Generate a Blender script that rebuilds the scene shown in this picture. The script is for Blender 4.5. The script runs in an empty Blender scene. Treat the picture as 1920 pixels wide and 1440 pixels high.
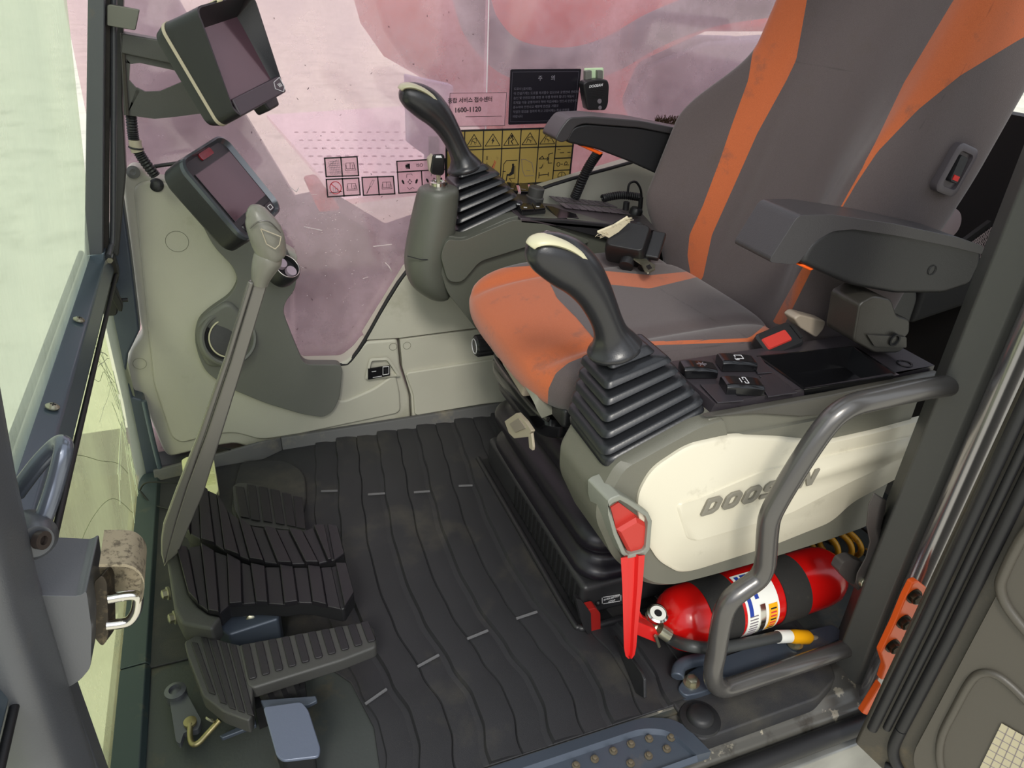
import bpy, bmesh, math, random
from mathutils import Vector, Matrix, noise
random.seed(7)
SC = bpy.context.scene
COL = SC.collection
V = Vector

# ------------------------------------------------------------------ camera
R = ((0.93356546, -0.13748309, 0.33098932),      # rows: world x, y, z in camera axes (right, down, forward)
     (-0.35580624, -0.46656261, 0.80976617),
     (0.04309809, -0.87373779, -0.48448408))
FPX, EYE = 1375.0, V((0, 0, 1.10))
cam = bpy.data.objects.new('camera', bpy.data.cameras.new('camera'))
COL.objects.link(cam)
cam.data.sensor_width = 36
cam.data.lens = FPX / 1920 * 36
cam.data.clip_start = 0.02
cam.matrix_world = Matrix(((R[0][0], -R[0][1], -R[0][2], EYE.x), (R[1][0], -R[1][1], -R[1][2], EYE.y),
                           (R[2][0], -R[2][1], -R[2][2], EYE.z), (0, 0, 0, 1)))
SC.camera = cam
RM = Matrix(R)

def ray(px, py): return RM @ V((px - 960, py - 720, FPX))
def P(px, py, x=None, y=None, z=None):
    "world point seen at a photo position, on the plane x=, y= or z="
    r = ray(px, py)
    t = (x - EYE.x) / r.x if x is not None else (y - EYE.y) / r.y if y is not None else (z - EYE.z) / r.z
    return EYE + r * t
def proj(p):
    c = RM.transposed() @ (V(p) - EYE)
    return (c.x / c.z * FPX + 960, c.y / c.z * FPX + 720)

# ------------------------------------------------------------------ light
SC.view_settings.view_transform = 'Standard'
SC.view_settings.look = 'None'
SC.view_settings.gamma = 1
SC.view_settings.use_curve_mapping = False
SC.view_settings.exposure = 0.36
w = bpy.data.worlds.new('sky'); SC.world = w; w.use_nodes = True
nt = w.node_tree; nt.nodes.clear()
out = nt.nodes.new('ShaderNodeOutputWorld'); bg = nt.nodes.new('ShaderNodeBackground')
geo = nt.nodes.new('ShaderNodeTexCoord'); sep = nt.nodes.new('ShaderNodeSeparateXYZ'); rmp = nt.nodes.new('ShaderNodeValToRGB')
nt.links.new(geo.outputs['Generated'], sep.inputs[0]); nt.links.new(sep.outputs['Z'], rmp.inputs[0])
rmp.color_ramp.elements[0].position = 0.0; rmp.color_ramp.elements[0].color = (.30, .27, .22, 1)
rmp.color_ramp.elements[1].position = 0.25; rmp.color_ramp.elements[1].color = (.80, .86, .95, 1)
nt.links.new(rmp.outputs[0], bg.inputs[0]); nt.links.new(bg.outputs[0], out.inputs[0])
bg.inputs[1].default_value = 1.0
def area(name, loc, target, sx, sy, power, col):
    l = bpy.data.lights.new(name, 'AREA'); l.shape = 'RECTANGLE'; l.size = sx; l.size_y = sy; l.energy = power; l.color = col
    o = bpy.data.objects.new(name, l); COL.objects.link(o); o.location = loc
    o.rotation_euler = (V(target) - V(loc)).to_track_quat('-Z', 'Y').to_euler(); return o
area('door_daylight', (-.3, -1.6, 2.3), (.5, 1.1, .4), 2.6, 1.8, 30, (1, .97, .92))
sun = bpy.data.objects.new('sun', bpy.data.lights.new('sun', 'SUN')); COL.objects.link(sun)
sun.data.energy = 1.2; sun.data.angle = math.radians(12); sun.data.color = (1, .95, .86)
sun.rotation_euler = V((.25, .75, -.75)).to_track_quat('-Z', 'Y').to_euler()

# ------------------------------------------------------------------ mesh helpers
class G:
    def __init__(s, M=None): s.bm = bmesh.new(); s.M = M
    def v(s, p):
        p = V(p); return s.bm.verts.new(s.M @ p if s.M else p)
    def f(s, vs):
        try: return s.bm.faces.new(vs)
        except ValueError: return None
    def poly(s, pts): return s.f([s.v(p) for p in pts])
    def loft(s, rings, cap0=True, cap1=True, closed=True, mi=None):
        rs = [[s.v(p) for p in r] for r in rings]; n = len(rs[0])
        for a, b in zip(rs, rs[1:]):
            for i in range(n if closed else n - 1):
                j = (i + 1) % n; s.f([a[i], a[j], b[j], b[i]])
        if cap0: s.f(rs[0][::-1])
        if cap1: s.f(rs[-1])
        return s
    def prism(s, pts, vec):
        vec = V(vec); return s.loft([[V(p) for p in pts], [V(p) + vec for p in pts]])
    def box(s, c, sz, rot=None):
        c = V(c); h = V(sz) / 2; m = rot or Matrix.Identity(3)
        q = lambda a, b, d: c + m @ V((a * h.x, b * h.y, d * h.z))
        return s.loft([[q(-1, -1, d), q(1, -1, d), q(1, 1, d), q(-1, 1, d)] for d in (-1, 1)])
    def bar(s, a, b, w, t, up=(0, 0, 1)):
        a = V(a); b = V(b); d = (b - a).normalized(); u = V(up); sd = d.cross(u).normalized(); u = sd.cross(d)
        r = lambda c: [c + sd * w / 2 + u * t / 2, c - sd * w / 2 + u * t / 2, c - sd * w / 2 - u * t / 2, c + sd * w / 2 - u * t / 2]
        return s.loft([r(a), r(b)])
    def tube(s, path, r, seg=14, cap=True, flat=1.0, up=None):
        path = [V(p) for p in path]; n = len(path)
        rr = r if isinstance(r, (list, tuple)) else [r] * n
        T = [((path[min(i + 1, n - 1)] - path[max(i - 1, 0)]).normalized()) for i in range(n)]
        u = V(up) if up else (V((0, 0, 1)) if abs(T[0].z) < .9 else V((0, 1, 0)))
        N = (u - T[0] * u.dot(T[0])).normalized(); rings = []
        for i in range(n):
            N = (N - T[i] * N.dot(T[i])).normalized(); B = T[i].cross(N)
            rings.append([path[i] + (N * math.cos(a) * flat + B * math.sin(a)) * rr[i]
                          for a in [2 * math.pi * k / seg for k in range(seg)]])
        return s.loft(rings, cap, cap)
    def lathe(s, o, axis, prof, seg=32, cap=True):
        o = V(o); a = V(axis).normalized(); u = a.orthogonal().normalized(); b = a.cross(u)
        return s.loft([[o + a * h + (u * math.cos(t) + b * math.sin(t)) * r for t in [2 * math.pi * k / seg for k in range(seg)]]
                       for r, h in prof], cap, cap)
    def ring(s, o, axis, R0, r, seg=40, sg2=10, u=None, flat=1.0):
        o = V(o); a = V(axis).normalized(); u = (V(u) if u else a.orthogonal()).normalized(); b = a.cross(u)
        rs = []
        for k in range(seg + 1):
            t = 2 * math.pi * k / seg; d = u * math.cos(t) + b * math.sin(t) * flat
            rs.append([o + d * R0 + (d * math.cos(q) + a * math.sin(q)) * r for q in [2 * math.pi * m / sg2 for m in range(sg2)]])
        return s.loft(rs, False, False)
    def ball(s, c, r, seg=16, sc=(1, 1, 1)):
        c = V(c); rs = []
        for i in range(1, seg // 2):
            ph = math.pi * i / (seg // 2)
            rs.append([c + V((math.sin(ph) * math.cos(t) * sc[0], math.sin(ph) * math.sin(t) * sc[1], math.cos(ph) * sc[2])) * r
                       for t in [2 * math.pi * k / seg for k in range(seg)]])
        return s.loft(rs)

def rrect(w, h, r, n=5):
    pts = []
    for cx, cy, a0 in ((w / 2 - r, h / 2 - r, 0), (-w / 2 + r, h / 2 - r, 90), (-w / 2 + r, -h / 2 + r, 180), (w / 2 - r, -h / 2 + r, 270)):
        for k in range(n + 1):
            a = math.radians(a0 + 90 * k / n); pts.append((cx + r * math.cos(a), cy + r * math.sin(a)))
    return pts
def fillet(pts, r, n=5):
    "round the corners of a closed 3D polygon"
    res = []; m = len(pts); rr = r if isinstance(r, (list, tuple)) else [r] * m
    for i in range(m):
        p = V(pts[i]); a = V(pts[i - 1]) - p; b = V(pts[(i + 1) % m]) - p
        q = min(rr[i], a.length * .45, b.length * .45); a = p + a.normalized() * q; b = p + b.normalized() * q
        for k in range(n + 1):
            t = k / n; res.append(a * (1 - t) ** 2 + p * 2 * t * (1 - t) + b * t * t)
    return res
def crv(pts, n=6, closed=False):
    "Catmull-Rom through the points (tuples of any size)"
    pts = [V(p) for p in pts]; m = len(pts); res = []
    g = (lambda i: pts[i % m]) if closed else (lambda i: pts[min(max(i, 0), m - 1)])
    for i in range(m if closed else m - 1):
        a, b, c, d = g(i - 1), g(i), g(i + 1), g(i + 2)
        for k in range(n):
            t = k / n
            res.append(b * 2 * .5 + (c - a) * .5 * t + (a * 2 - b * 5 + c * 4 - d) * .5 * t * t + (b * 3 - a - c * 3 + d) * .5 * t ** 3)
    if not closed: res.append(pts[-1])
    return res
def px(pts, **k): return [P(a, b, **k) for a, b in pts]
def frame(o, ex, ey, ez):
    ex, ey, ez = V(ex), V(ey), V(ez)
    return Matrix(((ex.x, ey.x, ez.x, o[0]), (ex.y, ey.y, ez.y, o[1]), (ex.z, ey.z, ez.z, o[2]), (0, 0, 0, 1)))
def basis(o, n, up):
    "local z along n, local y as close to up as possible"
    n = V(n).normalized(); u = V(up); u = (u - n * u.dot(n)).normalized(); return frame(o, u.cross(n), u, n)

ORG = {}
def obj(name, g, mat, parent=None, bev=0, seg=3, sub=0, ang=38, flat=False, mats=None):
    bm = g.bm
    bmesh.ops.recalc_face_normals(bm, faces=bm.faces)
    if parent is not None: org = ORG[parent.name]
    else:
        xs = [v.co for v in bm.verts]
        org = V(((min(c.x for c in xs) + max(c.x for c in xs)) / 2, (min(c.y for c in xs) + max(c.y for c in xs)) / 2, min(c.z for c in xs)))
    for v in bm.verts: v.co -= org
    me = bpy.data.meshes.new(name); bm.to_mesh(me); bm.free()
    for m in (mats or [mat]): me.materials.append(m)
    o = bpy.data.objects.new(name, me); COL.objects.link(o)
    if parent is not None: o.parent = parent
    else: o.location = org
    ORG[o.name] = org
    if not flat:
        me.shade_smooth(); me.set_sharp_from_angle(angle=math.radians(ang))
    if bev:
        b = o.modifiers.new('bevel', 'BEVEL'); b.width = bev; b.segments = seg; b.limit_method = 'ANGLE'; b.angle_limit = math.radians(32); b.harden_normals = False
        me.set_sharp_from_angle(angle=math.radians(180)) if False else None
        for e in me.edges: pass
        me.shade_smooth()
        ws = o.modifiers.new('normals', 'WEIGHTED_NORMAL'); ws.keep_sharp = False; ws.weight = 80
    if sub:
        b = o.modifiers.new('subsurf', 'SUBSURF'); b.levels = sub; b.render_levels = sub
    return o
def tag(o, label=None, cat=None, group=None, kind=None):
    for k, v in (('label', label), ('category', cat), ('group', group), ('kind', kind)):
        if v: o[k] = v
    return o
def thing(name, label, cat, loc, group=None):
    o = bpy.data.objects.new(name, None); COL.objects.link(o); o.location = loc; o.empty_display_size = .05
    ORG[o.name] = V(loc); return tag(o, label, cat, group)
def st(name, g, mat, **k): return tag(obj(name, g, mat, **k), kind='structure')
def kids(o): return [c for c in bpy.data.objects if c.parent == o]
def dup(root, delta, label=None, rotz=0):
    r = root.copy(); COL.objects.link(r); r.location = root.location + V(delta); r.rotation_euler.z += rotz
    if label: r['label'] = label
    ORG[r.name] = ORG[root.name] + V(delta)
    for ch in kids(root):
        c = ch.copy(); COL.objects.link(c); c.parent = r
        for q in kids(ch):
            d = q.copy(); COL.objects.link(d); d.parent = c
    return r
def words(name, txt, M, size, mat, parent, ext=.0003, align='CENTER', shear=0, bold=0):
    c = bpy.data.curves.new(name, 'FONT'); c.body = txt; c.size = size; c.extrude = ext; c.align_x = align; c.align_y = 'CENTER'; c.shear = shear
    c.offset = bold; c.resolution_u = 3
    t = bpy.data.objects.new(name + '_tmp', c); COL.objects.link(t)
    dg = bpy.context.evaluated_depsgraph_get(); dg.update()
    me = bpy.data.meshes.new_from_object(t.evaluated_get(dg)); bpy.data.objects.remove(t); bpy.data.curves.remove(c)
    me.transform(M)
    g = G(); g.bm.from_mesh(me); bpy.data.meshes.remove(me)
    return obj(name, g, mat, parent, flat=True)

# ------------------------------------------------------------------ materials
def lin(c): return tuple((x / 255 / 12.92 if x / 255 <= .04045 else ((x / 255 + .055) / 1.055) ** 2.4) for x in c)
def N(nt, t, **k):
    n = nt.nodes.new(t)
    for a, b in k.items():
        if isinstance(a, str) and hasattr(n, a): setattr(n, a, b)
    return n
def pm(name, rgb, rough=.5, metal=0, bump=None, var=0, vs=6, dirt=None, spec=.5, coat=0, emit=None, wear=None):
    m = bpy.data.materials.new(name); m.use_nodes = True; nt = m.node_tree; b = nt.nodes['Principled BSDF']
    c = lin(rgb) + (1,)
    b.inputs['Base Color'].default_value = c; b.inputs['Roughness'].default_value = rough; b.inputs['Metallic'].default_value = metal
    b.inputs['Specular IOR Level'].default_value = spec; b.inputs['Coat Weight'].default_value = coat; b.inputs['Coat Roughness'].default_value = .25
    tc = N(nt, 'ShaderNodeTexCoord'); last = None
    def nz(scale, det=3):
        n = N(nt, 'ShaderNodeTexNoise'); n.inputs['Scale'].default_value = scale; n.inputs['Detail'].default_value = det
        nt.links.new(tc.outputs['Object'], n.inputs['Vector']); return n
    def mixc(fac, a, bcol):
        x = N(nt, 'ShaderNodeMix'); x.data_type = 'RGBA'
        nt.links.new(fac, x.inputs[0])
        if isinstance(a, tuple): x.inputs[6].default_value = a
        else: nt.links.new(a, x.inputs[6])
        x.inputs[7].default_value = bcol; return x.outputs[2]
    if var:
        n = nz(vs, 4); r = N(nt, 'ShaderNodeValToRGB'); r.color_ramp.elements[0].position = .35; r.color_ramp.elements[1].position = .7
        nt.links.new(n.outputs[0], r.inputs[0])
        last = mixc(r.outputs[0], c, tuple(max(0, q * (1 - var)) for q in c[:3]) + (1,))
    for d in ([dirt] if dirt and not isinstance(dirt, list) else dirt or []):
        col, scale, lo, hi = d; n = nz(scale, 6); n.inputs['Roughness'].default_value = .65
        r = N(nt, 'ShaderNodeMapRange'); r.inputs[1].default_value = lo; r.inputs[2].default_value = hi
        nt.links.new(n.outputs[0], r.inputs[0]); last = mixc(r.outputs[0], last or c, lin(col) + (1,))
    if last: nt.links.new(last, b.inputs['Base Color'])
    if bump:
        n = nz(bump[0], 2); bp = N(nt, 'ShaderNodeBump'); bp.inputs['Strength'].default_value = bump[1]; bp.inputs['Distance'].default_value = .001
        nt.links.new(n.outputs[0], bp.inputs['Height']); nt.links.new(bp.outputs[0], b.inputs['Normal'])
    if emit: b.inputs['Emission Color'].default_value = lin(emit[0]) + (1,); b.inputs['Emission Strength'].default_value = emit[1]
    return m
GR = (900, .25)
M = dict(
    trim=pm('trim_grey', (186, 184, 170), .55, bump=GR, var=.06, dirt=((120, 116, 88), 5, .62, .95)),
    olive=pm('trim_dark', (108, 109, 103), .5, bump=GR, var=.06),
    console=pm('console_plastic', (108, 107, 96), .42, bump=(1100, .3), var=.04),
    fconsole=pm('console_dark', (84, 86, 78), .38, bump=(1100, .3)),
    cream=pm('cream_panel', (212, 206, 186), .38, bump=(600, .1), dirt=((140, 130, 108), 14, .60, .95)),
    black=pm('black_plastic', (34, 34, 36), .38, bump=GR),
    blackg=pm('gloss_black', (18, 18, 20), .16),
    rubber=pm('black_rubber', (26, 26, 28), .5, bump=(300, .15)),
    boot=pm('boot_rubber', (32, 33, 36), .30, bump=(250, .15)),
    grip=pm('grip_plastic', (44, 44, 46), .22, bump=(900, .15)),
    gripcream=pm('grip_trim', (205, 200, 168), .35),
    griplever=pm('lever_grip', (128, 126, 116), .3, bump=(700, .15)),
    leverp=pm('lever_paint', (122, 119, 114), .25, metal=.4),
    steel=pm('steel_paint', (92, 94, 98), .32, metal=.35, bump=(500, .1), dirt=((125, 110, 90), 14, .66, .95)),
    pillar=pm('pillar_paint', (78, 78, 75), .42, metal=.2, bump=(700, .2)),
    bluegrey=pm('blue_grey_paint', (72, 80, 92), .38, metal=.25, bump=(400, .1), dirt=((120, 105, 80), 10, .62, .9)),
    bar=pm('bar_paint', (84, 96, 106), .25, metal=.3),
    silver=pm('zinc', (175, 172, 150), .3, metal=.85, var=.3, vs=60),
    chrome=pm('chrome', (215, 212, 205), .15, metal=1),
    rail=pm('rail_paint', (96, 94, 92), .24, metal=.5),
    orange=pm('orange_paint', (235, 92, 20), .4, dirt=((110, 60, 30), 20, .62, .9)),
    mat=pm('floor_rubber', (45, 45, 48), .55, bump=(1500, .5), var=.15, vs=8, dirt=[((84, 80, 70), 5, .52, .85), ((150, 145, 130), 260, .70, .78)]),
    floor=pm('floor_plate', (66, 70, 68), .5, metal=.2, bump=(200, .3), dirt=[((110, 98, 74), 7, .52, .8), ((150, 140, 118), 200, .68, .78)]),
    greenst=pm('floor_frame_paint', (58, 70, 72), .4, metal=.3, dirt=((115, 110, 90), 12, .6, .85)),
    pedal=pm('pedal_rubber', (32, 30, 34), .36, bump=(1600, .4)),
    pedaledge=pm('pedal_casting', (62, 62, 60), .5, bump=(700, .3)),
    dark=pm('dark_interior', (16, 16, 18), .6),
    red=pm('red_plastic', (205, 32, 30), .35, bump=(700, .1)),
    redlite=pm('red_cap', (186, 54, 46), .45),
    redpaint=pm('extinguisher_red', (190, 16, 14), .2, dirt=((90, 20, 15), 40, .7, .9)),
    strap=pm('webbing', (36, 35, 33), .9, bump=(1200, .8), dirt=((74, 70, 60), 60, .6, .95)),
    yellow=pm('yellow_plastic', (240, 170, 20), .3),
    yhose=pm('yellow_hose', (190, 135, 20), .4, dirt=((70, 50, 25), 30, .5, .7)),
    white=pm('white', (232, 232, 224), .5), stick=pm('pale_tape', (225, 220, 180), .7, dirt=((190, 180, 130), 50, .5, .8)),
    lime=pm('pale_pedal', (214, 215, 165), .5, dirt=((150, 145, 100), 30, .6, .9)),
    screen=pm('dark_screen', (84, 60, 68), .12, spec=.8),
    screenlip=pm('screen_lip', (60, 52, 58), .35),
    tagw=pm('tag_plastic', (176, 166, 146), .5),
    beige=pm('beige_plastic', (160, 148, 132), .45),
    ink=pm('ink_black', (20, 18, 20), .6), inkw=pm('ink_white', (220, 220, 222), .6), inkg=pm('ink_grey', (120, 112, 118), .6),
    inkr=pm('ink_red', (205, 50, 60), .6), blue=pm('ink_blue', (30, 60, 150), .4), gold=pm('gold_sticker', (186, 160, 88), .42, metal=.25, dirt=((110, 96, 60), 25, .6, .8)),
    stickdark=pm('dark_sticker', (24, 22, 30), .3), rust=pm('rust', (104, 96, 80), .6, metal=.3, dirt=((90, 70, 50), 90, .5, .7)),
    grime=pm('worn_sill', (98, 96, 90), .35, metal=.35, dirt=[((176, 168, 148), 30, .58, .63), ((52, 46, 38), 14, .55, .75)]),
    rearpanel=pm('rear_panel', (22, 22, 24), .7), ledred=pm('red_lens', (120, 14, 24), .15),
    netting=pm('net_cord', (120, 110, 112), .9), ground=pm('ground', (232, 226, 206), .9, bump=(3, .4), var=.12, vs=.8, dirt=((190, 186, 166), 2.2, .5, .75)),
)
# ================================================================== outside
g = G(); g.box((1, 4, -1.05), (400, 400, .1)); st('ground', g, M['ground'])
boomm = pm('boom_orange', (196, 66, 54), .45, var=.1)
hosem = pm('hose_outside', (54, 48, 62), .5, bump=(40, .5))
dk = pm('deck_dark', (92, 72, 80), .7, var=.3, vs=5)
g = G(); g.prism(px([(690, -60), (722, 60), (770, 130), (900, 205), (985, 300), (1040, 420), (1150, 470), (1240, 330), (1170, 190), (1200, 120), (1330, 60), (1500, 60), (1500, -60)], y=2.6), (0, .45, 0))
tag(obj('boom', g, boomm, bev=.03), 'large orange steel boom outside the right hand window', 'boom')
g = G(); g.tube(crv([P(*q, y=2.35) for q in ((872, -60), (885, 0), (905, 55), (950, 103), (1010, 122), (1080, 122), (1150, 100), (1230, 55), (1330, 18), (1440, 0), (1520, -10))], 10), .056, 24)
tag(obj('hydraulic_hose', g, hosem), 'thick black hose sagging in front of the orange boom outside the window', 'hose')
g = G(); g.prism(px([(1180, 200), (1230, 120), (1330, 80), (1480, 70), (1480, 420), (1230, 420)], y=3.15), (0, .2, 0)); g.prism([(1.8, 3.2, -1), (2.4, 3.2, -1), (2.4, 3.2, .9), (1.8, 3.2, .9)], (0, .1, 0))
tag(obj('machine_housing', g, pm('housing_grey_violet', (128, 120, 136), .5, var=.35, vs=6), bev=.02), 'blotchy grey machine housing outside, left of the backrest', 'machine housing')
deck = thing('side_deck', 'dark sloping machine parts outside the lower front of the right window', 'deck', (.2, 2.3, -1))
g = G(); g.prism(px([(545, 420), (640, 400), (760, 470), (900, 420), (1000, 500), (1000, 760), (560, 760)], y=2.15), (0, .3, 0)); obj('deck_plate', g, dk, deck, bev=.01)
g = G(); g.prism(px([(225, -60), (300, -60), (420, 150), (560, 380), (690, 600), (600, 700), (430, 430), (225, 330)], y=2.3), (0, .12, 0)); obj('deck_brace', g, pm('brace_violet', (96, 84, 96), .35, var=.4, vs=7), deck, bev=.01)
g = G(); g.prism([(-.8, 2.3, -1), (1.6, 2.3, -1), (1.6, 2.3, -.4), (-.8, 2.3, -.4)], (0, .3, 0)); obj('deck_base', g, dk, deck)
step = thing('step_plate', 'pale perforated step plate seen through the dusty window', 'step', (.3, 2.6, -1))
g = G(); g.prism([P(*q, z=.0) for q in ((500, 215), (820, 195), (870, 345), (640, 375)) ], (0, 0, -.03)); g.box((.5, 3.2, -.5), (.1, .1, .97)); obj('plate', g, pm('step_pale', (236, 214, 214), .6), step)
g = G()
for i in range(13):
    for j in range(6): g.lathe(P(556 + i * 17 + j * 9, 248 + j * 15, z=.001), (0, 0, 1), [(.016, 0), (.016, .003)], 10)
tag(obj('holes', g, pm('hole_mauve', (160, 128, 136), .8), step), kind='stuff')
g = G(); g.prism(px([(765, 142), (850, 160), (850, 330), (768, 270)], y=2.05), (0, .05, 0)); pb_ = P(810, 250, y=2.07); g.box((pb_.x, 2.07, (pb_.z - 1) / 2), (.04, .04, pb_.z + 1)); tag(obj('tool_box', g, pm('lavender_grey', (176, 168, 192), .7), bev=.004), 'grey lavender box on a post beyond the dusty window', 'box')
g = G(); g.prism(px([(575, 345), (600, 340), (640, 395), (600, 400)], y=2.12), (0, .1, 0)); tag(obj('orange_block', g, boomm, bev=.01), 'small orange block on the dark machine parts outside', 'block')

# ================================================================== floor
g = G(); g.box((.58, 1.21, -.02), (1.76, 1.10, .04)); st('floor', g, M['floor'])
mat_t = thing('floor_mat', 'black ribbed rubber floor mat with wavy raised bands', 'floor mat', (.5, 1.15, 0))
WT = [(.60, .222), (.69, .217), (.748, .230), (.80, .230), (.873, .213), (1.0, .191), (1.098, .184), (1.229, .188), (1.363, .203), (1.5, .222), (1.6, .236), (1.72, .25)]
def wv(y):
    for (a, b), (c, d) in zip(WT, WT[1:]):
        if y <= c:
            t = (y - a) / (c - a); t = t * t * (3 - 2 * t); return b + (d - b) * t - .19
    return .06
g = G(); rows = []; SP = .0555
nb = 14; x0 = .078
for j in range(120):
    y = .673 + (1.672 - .673) * j / 119; row = []
    for k in range(nb):
        xa = x0 + k * SP + wv(y) * (1 - .02 * k); hi = .0145 if k % 2 else .0095
        row += [V((xa, y, hi - .0045)), V((xa + .002, y, hi)), V((xa + SP * .5, y, hi - .001)), V((xa + SP - .002, y, hi - .0065))]
    rows.append(row)
g.loft(rows, False, False, closed=False); obj('ribbed_field', g, M['mat'], mat_t, ang=25)
g = G(); g.prism([(-.27, 1.045, 0), (-.02, 1.045, 0), (.02, 1.0, 0), (.09, .90, 0), (.11, .80, 0), (.10, .673, 0), (.95, .673, 0), (.95, 1.69, 0), (-.27, 1.69, 0)], (0, 0, .005))
obj('base_sheet', g, M['mat'], mat_t, bev=.002)
g = G()   # edge of the mat turned up against the side wall
g.prism([(.05, 1.668, 0), (.05, 1.688, 0), (.05, 1.694, .034), (.05, 1.682, .034)], (.95, 0, 0))
g.loft([[V((x, y - .02, .004)), V((x, y, .004)), V((x, y, h)), V((x, y - .008, h))] for x, y, h in ((-.25, 1.64, .03), (-.1, 1.66, .035), (.0, 1.66, .05), (.05, 1.688, .034))])
obj('upturned_edge', g, pm('mat_edge', (84, 84, 84), .55, dirt=((130, 122, 105), 9, .55, .8)), mat_t, bev=.003)
scf = pm('scuffed_rubber', (104, 104, 106), .6)
for a, b in (((685, 1320), (725, 1292)), ((783, 1250), (823, 1228)), ((876, 1198), (915, 1182)), ((968, 1160), (1007, 1147)), ((633, 920), (602, 921)), ((722, 925), (690, 927)), ((806, 921), (776, 923)), ((886, 910), (860, 911))):
    p, q = P(*a, z=.0125), P(*b, z=.0125); g = G(); g.bar(p, q, .004, .003); obj('cross_groove', g, scf, mat_t)
g = G()   # raised corner pad behind the pedals
g.prism(fillet([P(*q, z=.02) for q in ((440, 900), (452, 862), (540, 862), (572, 885), (575, 935), (560, 990), (470, 1000), (432, 960))], .03), (0, 0, -.016)); obj('corner_pad', g, M['mat'], mat_t, bev=.006)
g = G(); p = P(1312, 1348, z=.006); g.lathe(p, (0, 0, 1), [(.036, 0), (.034, .004), (.024, .006), (.022, .013), (.017, .017), (.006, .018)], 28); obj('rubber_plug', g, M['rubber'], mat_t)
g = G(); g.prism(fillet([(.612, .598, -.03), (.86, .600, -.03), (.925, .625, -.03), (.945, .67, -.03), (.93, .86, -.03), (.60, .86, -.03)], .012), (0, 0, .037)); rp_ = obj('rear_pad', g, M['mat'], mat_t, bev=.004)
g = G(); g.prism(fillet([(.72, .70, .007), (.93, .70, .007), (.93, .80, .007), (.70, .80, .007)], .03), (0, 0, .005)); obj('pad_relief', g, M['mat'], rp_, bev=.003)

# tread plate and sill
tp = thing('tread_plate', 'blue grey steel tread plate with raised rim on the door sill', 'tread plate', (.35, .62, 0))
o_ = fillet([(-.1, .668, 0), (.545, .668, 0), (.60, .645, 0), (.618, .575, 0), (-.1, .575, 0)], [0, .03, .04, 0, 0], 6)
i_ = fillet([(-.1, .648, 0), (.53, .648, 0), (.572, .63, 0), (.59, .575, 0), (-.1, .575, 0)], [0, .02, .03, 0, 0], 6)
up = lambda L, z: [V((p.x, p.y, z)) for p in L]
g = G(); g.loft([up(o_, -.01), up(o_, .008), up(i_, .012), up([V((p.x, p.y - .006, 0)) for p in i_], .004)], True, True); obj('plate', g, M['bluegrey'], tp, ang=50)
bolt = None
for i, (a, b) in enumerate(((1258, 1384), (1217, 1386), (1183, 1396), (1150, 1409), (1115, 1424), (1080, 1436), (1250, 1405), (1216, 1418), (1182, 1432))):
    p = P(a, b, z=.005)
    if bolt is None:
        g = G(); g.lathe(p, (0, 0, 1), [(.0068, 0), (.0068, .002), (.0042, .0022), (.0042, .0065), (.003, .0072)], 12); bolt = obj('rivet', g, M['rust'], tp); b0 = p
    else:
        c = bolt.copy(); COL.objects.link(c); c.parent = tp; c.location = p - b0; ORG[c.name] = ORG[tp.name]
prof = [(.70, -.04), (.70, 0), (.672, .002), (.664, -.004), (.645, -.006), (.630, -.020), (.612, -.024), (.600, -.038), (.585, -.042), (.575, -.06), (.575, -.30), (.70, -.30)]
g = G(); g.loft([[V((x, a, b)) for a, b in prof] for x in (-.5, 1.03)]); st('trim_1', g, M['grime'], bev=.004)
g = G(); g.tube([(-.5, .562, -.052), (1.0, .562, -.052)], .017, 20); tag(obj('sill_tube', g, M['rubber']), 'black round tube running along the bottom of the door sill', 'tube')
g = G(); g.box((.9, .55, -.17), (.5, .02, .2)); tag(obj('sill_skirt', g, pm('skirt', (150, 150, 145), .35, metal=.4, var=.35, vs=9), bev=.004), 'worn silver grey plate below the sill tube', 'plate')
g = G()
for k in range(70):
    a = random.uniform(0, 3.1); c = V((1.05 + random.uniform(-.25, .3), .35 + random.uniform(-.2, .2), -.99 + random.uniform(0, .02)))
    d = V((math.cos(a), math.sin(a), 0)) * .09; g.tube([c - d, c + d + V((0, 0, .01))], .004, 5)
tag(obj('dry_straw', g, pm('straw', (190, 165, 130), .8)), 'dry straw lying on the ground under the open door', 'straw', kind='stuff')

# frame strip under the front glass
fs = thing('front_floor_frame', 'dark green painted steel strip along the front edge of the floor', 'frame', (-.26, 1.1, 0))
g = G(); g.prism([(-.285, 1.052, -.03), (-.285, 1.052, .012), (-.243, 1.052, .014), (-.236, 1.052, .004), (-.236, 1.052, -.03)], (0, .60, 0)); obj('rear_strip', g, M['greenst'], fs, bev=.002)
g = G(); g.prism([(-.285, .45, -.03), (-.285, .45, .012), (-.243, .45, .014), (-.236, .45, .004), (-.236, .45, -.03)], (0, .599, 0)); obj('front_strip', g, M['greenst'], fs, bev=.002)
g = G(); g.prism([(-.30, .4, -.03), (-.30, .4, .004), (-.283, .4, .008), (-.283, .4, -.03)], (0, 1.26, 0)); obj('glass_seal', g, pm('seal_rust', (120, 104, 76), .8, var=.4, vs=40, dirt=((60, 55, 40), 20, .5, .7)), fs)

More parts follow.
